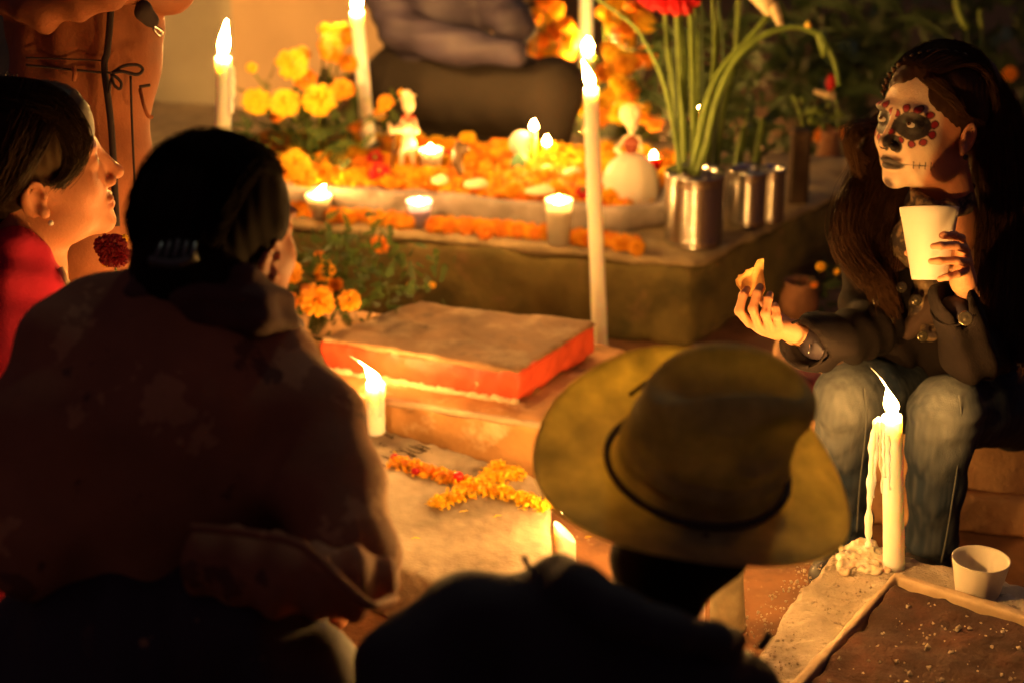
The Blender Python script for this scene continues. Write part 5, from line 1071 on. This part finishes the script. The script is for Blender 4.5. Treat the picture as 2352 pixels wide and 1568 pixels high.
# ---------------------------------------------------------------- the woman seen from behind
M['tan'] = mat('tan_brown_jacket', (.27, .11, .04), .8, var=(7, .25), bump=((260, .4), (13, .5)), second=[((.42, .21, .08), 9, .585, .60), ((.12, .045, .02), 13, .60, .63)]); M['skirt'] = mat('dark_printed_skirt', (.020, .013, .020), .7, var=(20, .2), bump=((22, .5),), second=[((.22, .13, .05), 24, .66, .69), ((.07, .035, .03), 11, .6, .68)])
M['brown_scarf'] = mat('brown_collar', (.075, .032, .022), .9, bump=((30, .7),), var=(12, .3))
wt = 2.48; wom = empty('person', G(480, 1800, 0), 'woman seen from behind with dark pinned-up hair and a tan-brown jacket', 'person')
WO = U(512, 545, wt); WR_ = frame((.52, .85, -.06), roll=.03)
s = SD(); Tw = head(s, WO, WR_, 1.04, neck=U(470, 760, wt)); wP, wQ = s.tri(.0035, smooth=1)
s = SD(); s.chain([(460, 760, wt, 90), (420, 900, wt, 230), (400, 1150, wt, 240), (390, 1500, wt, 250), (390, 1700, wt, 250)], .03).chain([(200, 820, wt, 55), (100, 1250, 2.42, 45), (250, 1500, 2.6, 60), (400, 1500, 2.9, 50)], .02).chain([(680, 880, wt, 50), (780, 1270, 2.36, 45), (760, 1400, 2.7, 45), (700, 1480, 2.95, 50)], .02)
s.chain([(300, 1750, 2.5, 130), (350, 1500, 3.0, 100), (380, 1850, 3.2, 70)], .03).chain([(560, 1750, 2.5, 130), (600, 1500, 3.0, 100), (600, 1850, 3.2, 70)], .03)
bP, bQ = s.tri(.014)
mesh('body', np.concatenate([wP, bP]), np.concatenate([wQ, bQ+len(wP)]), M['skin_far'], wom)
s = SD(); s.chain([(420, 720, wt, 130), (415, 820, wt, 220), (400, 1000, wt, 290), (395, 1160, wt, 300)], .04).e2((400, 1010, wt), 390, 300, .15, .05)
s.chain([(235, 735, wt, 95), (165, 840, 2.45, 128), (95, 1000, 2.42, 132), (80, 1250, 2.38, 130)], .04)
s.chain([(650, 835, wt-.02, 80), (705, 960, 2.43, 112), (742, 1120, 2.38, 118), (790, 1275, 2.33, 118), (740, 1320, 2.38, 100)], .035)
def jfold(P): return .006*fnoise(P, 17, 101)+.0018*np.sin((P @ UP)*60+3.0*fnoise(P, 8, 102))+.002*fnoise(P, 55, 103)
s.obj('jacket', M['tan'], wom, res=.0085, disp=jfold, lo=U(0, 2000, 2.2)*np.array([0, 0, 1])+np.array([-3, -1, .05]))
s = SD(); s.chain([(265, 690, wt+.02, 36), (340, 675, 2.42, 40), (460, 690, 2.39, 46), (580, 715, 2.40, 42), (640, 745, 2.45, 36), (660, 760, 2.52, 30)], .03).chain([(560, 640, 2.40, 40), (640, 690, 2.45, 36)], .02).obj('collar', M['brown_scarf'], wom, res=.007, disp=lambda P: .005*fnoise(P, 30, 104)+.003*np.sin((P @ UP)*190))
surf_line([(440, 1210, 2.27), (560, 1222, 2.22), (690, 1250, 2.19), (780, 1330, 2.17), (850, 1388, 2.17), (905, 1372, 2.24)], .0055, 'hem_band', M['tan'], wom, 8)
s = SD(); s.chain([(500, 1290, 2.31, 90), (640, 1320, 2.27, 80), (790, 1340, 2.25, 72), (850, 1330, 2.28, 64)], .03).obj('jacket_hem', M['tan'], wom, res=.008, disp=lambda P: .005*np.sin((P @ RT)*140+2*fnoise(P, 12, 8)))
s = SD(); s.chain([(300, 1750, 2.5, 165), (350, 1500, 3.0, 135), (380, 1850, 3.2, 95)], .03).chain([(560, 1750, 2.5, 165), (600, 1500, 3.0, 135), (600, 1850, 3.2, 95)], .03).e2((380, 1480, wt), 400, 270, .19, .05).chain([(560, 1450, 2.36, 190), (690, 1600, 2.36, 160), (700, 1800, 2.5, 160)], .05).e2((250, 1650, wt), 420, 240, .22, .05).obj('skirt', M['skirt'], wom, res=.012, disp=lambda P: .008*fnoise(P, 14, 105)+.006*np.sin((P @ RT)*70+2*fnoise(P, 8, 9)))
s = SD(); w_ = lambda p: WO+WR_ @ (np.array(p, float)*1.04)
s.ell(w_((0, -.016, .036)), np.array((.083, .102, .089))*1.04, WR_, .01); s.ell(w_((0, .118, -.045)), np.array((.10, .085, .105))*1.04, WR_, .006, True); s.ell(w_((0, -.070, -.030)), np.array((.066, .050, .060))*1.04, WR_, .03)
s.e2((400, 585, 2.39), 70, 52, .035, .02); s.ell(w_((.080, .03, -.045)), np.array((.030, .050, .045))*1.04, WR_, .01, True)
s.chain([(560, 470, 2.44, 60), (610, 520, 2.44, 30)], .02).chain([(430, 560, 2.45, 105), (425, 650, 2.43, 98)], .04)
s.obj('hair', M['hairblack'], wom, res=.005, disp=lambda P: .0015*fnoise(P, 60, 106)+.0012*np.sin((P @ RT)*420+3*fnoise(P, 14, 107)))
def onw(pts, off=.003):
    out = []
    for p in pts: p = np.array(p, float); d = p-np.array([0, -.016, .036]); q = d/np.array([.083, .102, .089]); out.append(w_(np.array([0, -.016, .036])+d/np.linalg.norm(q)+d/np.linalg.norm(d)*off))
    return out
TG = [onw([(x0, .06, .10), (x0*1.2, .0, .13), (x0*1.2, -.06, .10), (x0*.9, -.10, .03), (x0*.5, -.10, -.03)], .002) for x0 in np.linspace(-.09, .09, 12)]
v, f = hairs(TG, 900, .0006, .003, 31, 12, 1.2); mesh('hair_lock', v, f, M['hairblack'], wom)
M['clip'] = mat('smoky_plastic', (.05, .06, .045), .2, spec=.8)
for i in range(5): surf_line([(352+i*20, 612-i*4, 2.335), (362+i*20, 585, 2.325), (372+i*19, 552+abs(i-2)*3, 2.34)], .0035, 'hair_clip', M['clip'], wom)
surf_line([(345, 598, 2.33), (400, 606, 2.32), (450, 590, 2.335)], .006, 'hair_clip', M['clip'], wom)
# ---------------------------------------------------------------- the woman in profile, left
M['hairlady'] = mat('near_black_hair', (.022, .012, .008), .5, spec=.25, stint=(.9, .55, .22))
lt = 2.92; lad = empty('person', G(20, 1500, 0), 'woman in profile at the left in a red fleece, chin raised, with a pearl earring', 'person')
LS = 1.12; LO = U(72, 391, lt); pl2 = math.radians(11); LR = frame((.955*math.cos(pl2), .30*math.cos(pl2), math.sin(pl2)))
s = SD(); Tl = head(s, LO, LR, LS, neck=U(60, 640, lt+.03)); P1, Q1 = s.tri(.0026, smooth=2)
s = SD(); s.chain([(60, 640, lt+.03, 60), (20, 820, lt, 100), (0, 1100, lt, 120), (0, 1400, lt, 130)], .03).chain([(120, 800, lt, 35), (150, 1050, lt-.08, 35), (330, 1150, lt+.1, 40)], .02).chain([(-60, 800, lt, 40), (-90, 1050, lt, 40), (100, 1150, lt+.2, 40)], .02).chain([(0, 1400, lt, 120), (350, 1300, lt+.2, 80), (350, 1600, lt+.4, 60)], .03)
P2, Q2 = s.tri(.014)
def ladcol(P):
    q = (P-LO) @ LR/LS; c = np.tile(np.array([.52, .21, .09]), (len(P), 1)); m = np.clip((1-np.hypot(q[:, 0]/.024, (q[:, 2]+.068)/.010))*4, 0, 1)[:, None]*(q[:, 1] > .05)[:, None]; c = c*(1-m*.5)+np.array([.35, .08, .06])*m*.5; return c
aP = np.concatenate([P1, P2]); mesh('body', aP, np.concatenate([Q1, Q2+len(P1)]), M['skin'], lad, col=ladcol(aP)); eyes(Tl, LR, lad, (0, 1, .1), LS)
l_ = lambda p: LO+LR @ (np.array(p, float)*LS)
s = SD(); s.ell(l_((0, -.018, .038)), np.array((.084, .105, .088))*LS, LR, .01); s.ell(l_((0, .124, -.066)), np.array((.12, .105, .090))*LS, LR, .008, True); s.ell(l_((.090, -.004, -.018)), np.array((.026, .030, .032))*LS, LR, .01, True)
s.ell(l_((0, -.085, -.020)), np.array((.060, .050, .060)), LR, .03); s.ell(l_((0, .055, .060)), np.array((.062, .040, .042)), LR, .03)
s.obj('hair', M['hairlady'], lad, res=.0042, disp=lambda P: .0014*fnoise(P, 60, 111)+.001*np.sin((P @ RT)*420+3*fnoise(P, 14, 112)))
def onl(pts, off=.003):
    out = []
    for p in pts: p = np.array(p, float); d = p-np.array([0, -.018, .038]); q = d/np.array([.084, .105, .088]); out.append(l_(np.array([0, -.018, .038])+d/np.linalg.norm(q)+d/np.linalg.norm(d)*off))
    return out
TG = [onl([(.0+.012*i, -.02, .13), (.02+.012*i, .05, .11), (.035+.010*i, .085, .07), (.045+.008*i, .088, .030), (.06+.004*i, .065, .006), (.075, .030, -.006)], .0025) for i in range(7)]
v, f = hairs(TG, 900, .0006, .003, 33, 14, 1.3); mesh('hair_lock', v, f, M['hairlady'], lad)
TG = [onl([(.03, .03, .12), (.07, -.01, .07), (.08, -.05, .02), (.07, -.09, -.03)], .002), onl([(.05, .06, .09), (.078, .02, .05), (.086, -.02, .012), (.08, -.07, -.03)], .002), onl([(-.02, .0, .13), (.05, -.05, .09), (.07, -.08, .03), (.05, -.11, -.03)], .002)]
v, f = hairs(TG, 700, .0006, .004, 34, 12, 1.3); mesh('hair_lock', v, f, M['hairlady'], lad)
p = l_((.081, .004, -.050)); mesh('earring', *lathe([(.0003, -.004), (.003, -.003), (.004, 0), (.003, .003), (.0003, .004)], 12, p), mat('pearl', (.85, .75, .6), .15), lad)
M['fleece'] = mat('red_fleece', (.40, .008, .035), .95, var=(9, .2), bump=((260, .25), (20, .5)))
s = SD(); s.chain([(20, 700, lt+.02, 110), (0, 850, lt, 165), (-20, 1100, lt, 180), (-20, 1500, lt, 200)], .04).chain([(110, 760, lt-.02, 62), (140, 950, lt-.08, 68), (150, 1180, lt-.15, 62)], .03)
s.chain([(-40, 560, lt+.08, 50), (40, 560, lt-.04, 48), (92, 600, lt-.03, 36), (125, 622, lt, 26)], .02).chain([(30, 640, lt-.04, 60), (110, 672, lt-.03, 42)], .03)
s.obj('fleece_jacket', M['fleece'], lad, res=.0075, disp=lambda P: .005*fnoise(P, 26, 115)+.003*np.sin((P @ UP)*120+2*fnoise(P, 12, 11)))
M['cream'] = mat('cream_cloth', (.6, .45, .28), .8)
surf_line([(140, 618, lt-.03), (150, 640, lt-.04), (158, 655, lt-.04), (166, 664, lt-.03)], .0045, 'zip', M['cream'], lad)
# ---------------------------------------------------------------- the man in the hat
mt_ = 2.28; man = empty('person', G(1450, 2100, 0), 'man seen from behind in a straw cowboy hat and a black jacket', 'person')
HC = U(1600, 1080, mt_); hu = UP*.70-FW*.67+RT*.21; hu /= np.linalg.norm(hu); hf0 = RT*.95+FW*.22-UP*.12; MO = HC-hu*.030+hf0*.014; MR = frame(RT*.93+FW*.38-UP*.1, up=hu)
s = SD(); Tm = head(s, MO, MR, .90, neck=U(1480, 1440, mt_-.02)); P1, Q1 = s.tri(.004)
s = SD(); s.chain([(1480, 1440, mt_-.02, 100), (1350, 1650, 2.2, 230), (1330, 2000, 2.25, 240)], .04).chain([(1020, 1520, 2.15, 90), (900, 1900, 2.15, 80), (1050, 2000, 2.4, 70)], .02).chain([(1700, 1640, 2.2, 90), (1800, 1950, 2.2, 80), (1700, 1950, 2.5, 70)], .02).chain([(1200, 2050, 2.3, 150), (1250, 1750, 2.75, 110), (1300, 2000, 3.0, 80)], .03).chain([(1500, 2050, 2.3, 150), (1560, 1800, 2.7, 110), (1600, 1950, 2.95, 80)], .03)
P2, Q2 = s.tri(.016); M['neck'] = mat('ruddy_skin', (.26, .045, .03), .6, sss=.2, sssr=(.01, .004, .002)); mesh('body', np.concatenate([P1, P2]), np.concatenate([Q1, Q2+len(P1)]), M['neck'], man)
M['blackjacket'] = mat('black_jacket', (.016, .013, .017), .75, bump=((200, .4), (18, .4)), sheen=.15)
s = SD(); s.chain([(1090, 1430, 2.14, 128), (1300, 1490, 2.12, 150), (1560, 1590, 2.14, 140), (1680, 1640, 2.18, 130)], .04).chain([(1060, 1420, 2.14, 105), (950, 1560, 2.12, 128), (900, 1800, 2.12, 130)], .04).chain([(1690, 1620, 2.2, 110), (1780, 1750, 2.2, 120), (1800, 1900, 2.2, 120)], .04)
s.e2((1330, 1800, 2.2), 430, 330, .17, .05)
s.chain([(1205, 1365, 2.17, 52), (1275, 1325, 2.12, 50), (1330, 1352, 2.07, 50), (1420, 1416, 2.03, 50), (1540, 1458, 2.02, 48), (1640, 1470, 2.06, 42), (1690, 1466, 2.12, 30)], .02)
s.chain([(1292, 1300, 2.14, 20), (1330, 1360, 2.10, 30)], .02)
s.obj('jacket', M['blackjacket'], man, res=.0085, disp=lambda P: .006*fnoise(P, 17, 121)+.004*np.sin((P @ UP)*60+3*fnoise(P, 9, 12)))
surf_line([(1204, 1278, 2.13), (1215, 1300, 2.12), (1238, 1325, 2.11), (1262, 1345, 2.10)], .0035, 'collar_tab', M['blackjacket'], man)
surf_line([(1745, 1490, 2.2), (1758, 1470, 2.2), (1768, 1452, 2.2)], .005, 'collar_tab', M['blackjacket'], man)
s = SD(); s.e2((1562, 1275, 2.27), 162, 88, .085, .03).c2((1530, 1330, 2.25, 95), (1490, 1440, 2.24, 105), .03).obj('hair', M['hairblack'], man, res=.006, disp=lambda P: .0015*fnoise(P, 60, 140))
M['felt'] = leafy('palm_straw', (.64, .57, .20), .58); M['feltdark'] = mat('dark_hat_line', (.05, .03, .014), .8)
hat = empty('hat', U(1590, 1075, mt_), None); hat.parent = man; hat.location = hat.location-man.location
pass
hu = UP*.70-FW*.67+RT*.21; hu /= np.linalg.norm(hu); hf = RT*.95+FW*.22-UP*.12; hf -= hu*(hf @ hu); hf /= np.linalg.norm(hf); hr = np.cross(hf, hu); HB = np.array([hr, hf, hu]).T
def hp(p): return HC+HB @ np.array(p, float)
Vb, Fb = [], []; nu, nv_ = 96, 12
for side in (0, 1):
    for j in range(nv_+1):
        u = j/nv_
        for i in range(nu):
            a = 2*math.pi*i/nu; sx, sy = math.sin(a), math.cos(a)     # sx: sideways, sy: towards the front
            ri = .084+.018*sy*sy; ro = .180+.008*abs(sy)**2.0; r = ri+(ro-ri)*u
            z = .036*(abs(sx)**2.0)*u**1.7-.018*(abs(sy)**3)*u**1.5+.004*math.sin(3*a)*u
            Vb.append(hp((sx*r*(1-.10*abs(sx)**2*u), sy*r, z-(.0035 if side else 0))))
n1 = nu*(nv_+1)
for side in (0, 1):
    for j in range(nv_):
        for i in range(nu): q = (side*n1+j*nu+i, side*n1+j*nu+(i+1) % nu, side*n1+(j+1)*nu+(i+1) % nu, side*n1+(j+1)*nu+i); Fb.append(q if side else q[::-1])
Fb += [(nv_*nu+i, nv_*nu+(i+1) % nu, n1+nv_*nu+(i+1) % nu, n1+nv_*nu+i) for i in range(nu)]
mesh('brim', Vb, Fb, M['felt'], hat)
s = SD()
for z, a, b in [(.0, .085, .104), (.035, .083, .101), (.07, .078, .097), (.10, .072, .092), (.118, .062, .084)]: s.ell(hp((0, 0, z)), (a, b, .034), HB, .02)
s.ell(hp((0, .015, .128)), (.064, .084, .034), HB, .03)
for z, a, b in [(-.01, .072, .091), (.025, .070, .088), (.048, .062, .080)]: s.ell(hp((0, 0, z)), (a, b, .034), HB, .01, True)
s.cap(hp((-.006, -.085, .152)), hp((-.006, .055, .158)), .037, .032, .008, True)             # centre crease
s.ell(hp((.070, .050, .115)), (.030, .050, .042), HB @ np.array(Matrix.Rotation(.45, 3, 'Z')), .008, True); s.ell(hp((-.068, .052, .118)), (.024, .046, .034), HB @ np.array(Matrix.Rotation(-.45, 3, 'Z')), .008, True)
s.obj('crown', M['felt'], hat, res=.0032, disp=lambda P: .0012*fnoise(P, 40, 131))
pts = [hp((math.sin(a)*.0885, math.cos(a)*.1075, .006)) for a in np.linspace(0, 2*math.pi, 60)]; mesh('crown_base_ring', *tube(pts, .0042, 6, False), M['feltdark'], hat)  # thin dark ring around the foot of the crown
surf = [hp((-.10-.01*i, -.07+.012*i, .012+.0035*i)) for i in range(4)]; mesh('brim_crease', *tube(catmull(surf, 5), .0028, 6), M['feltdark'], hat)
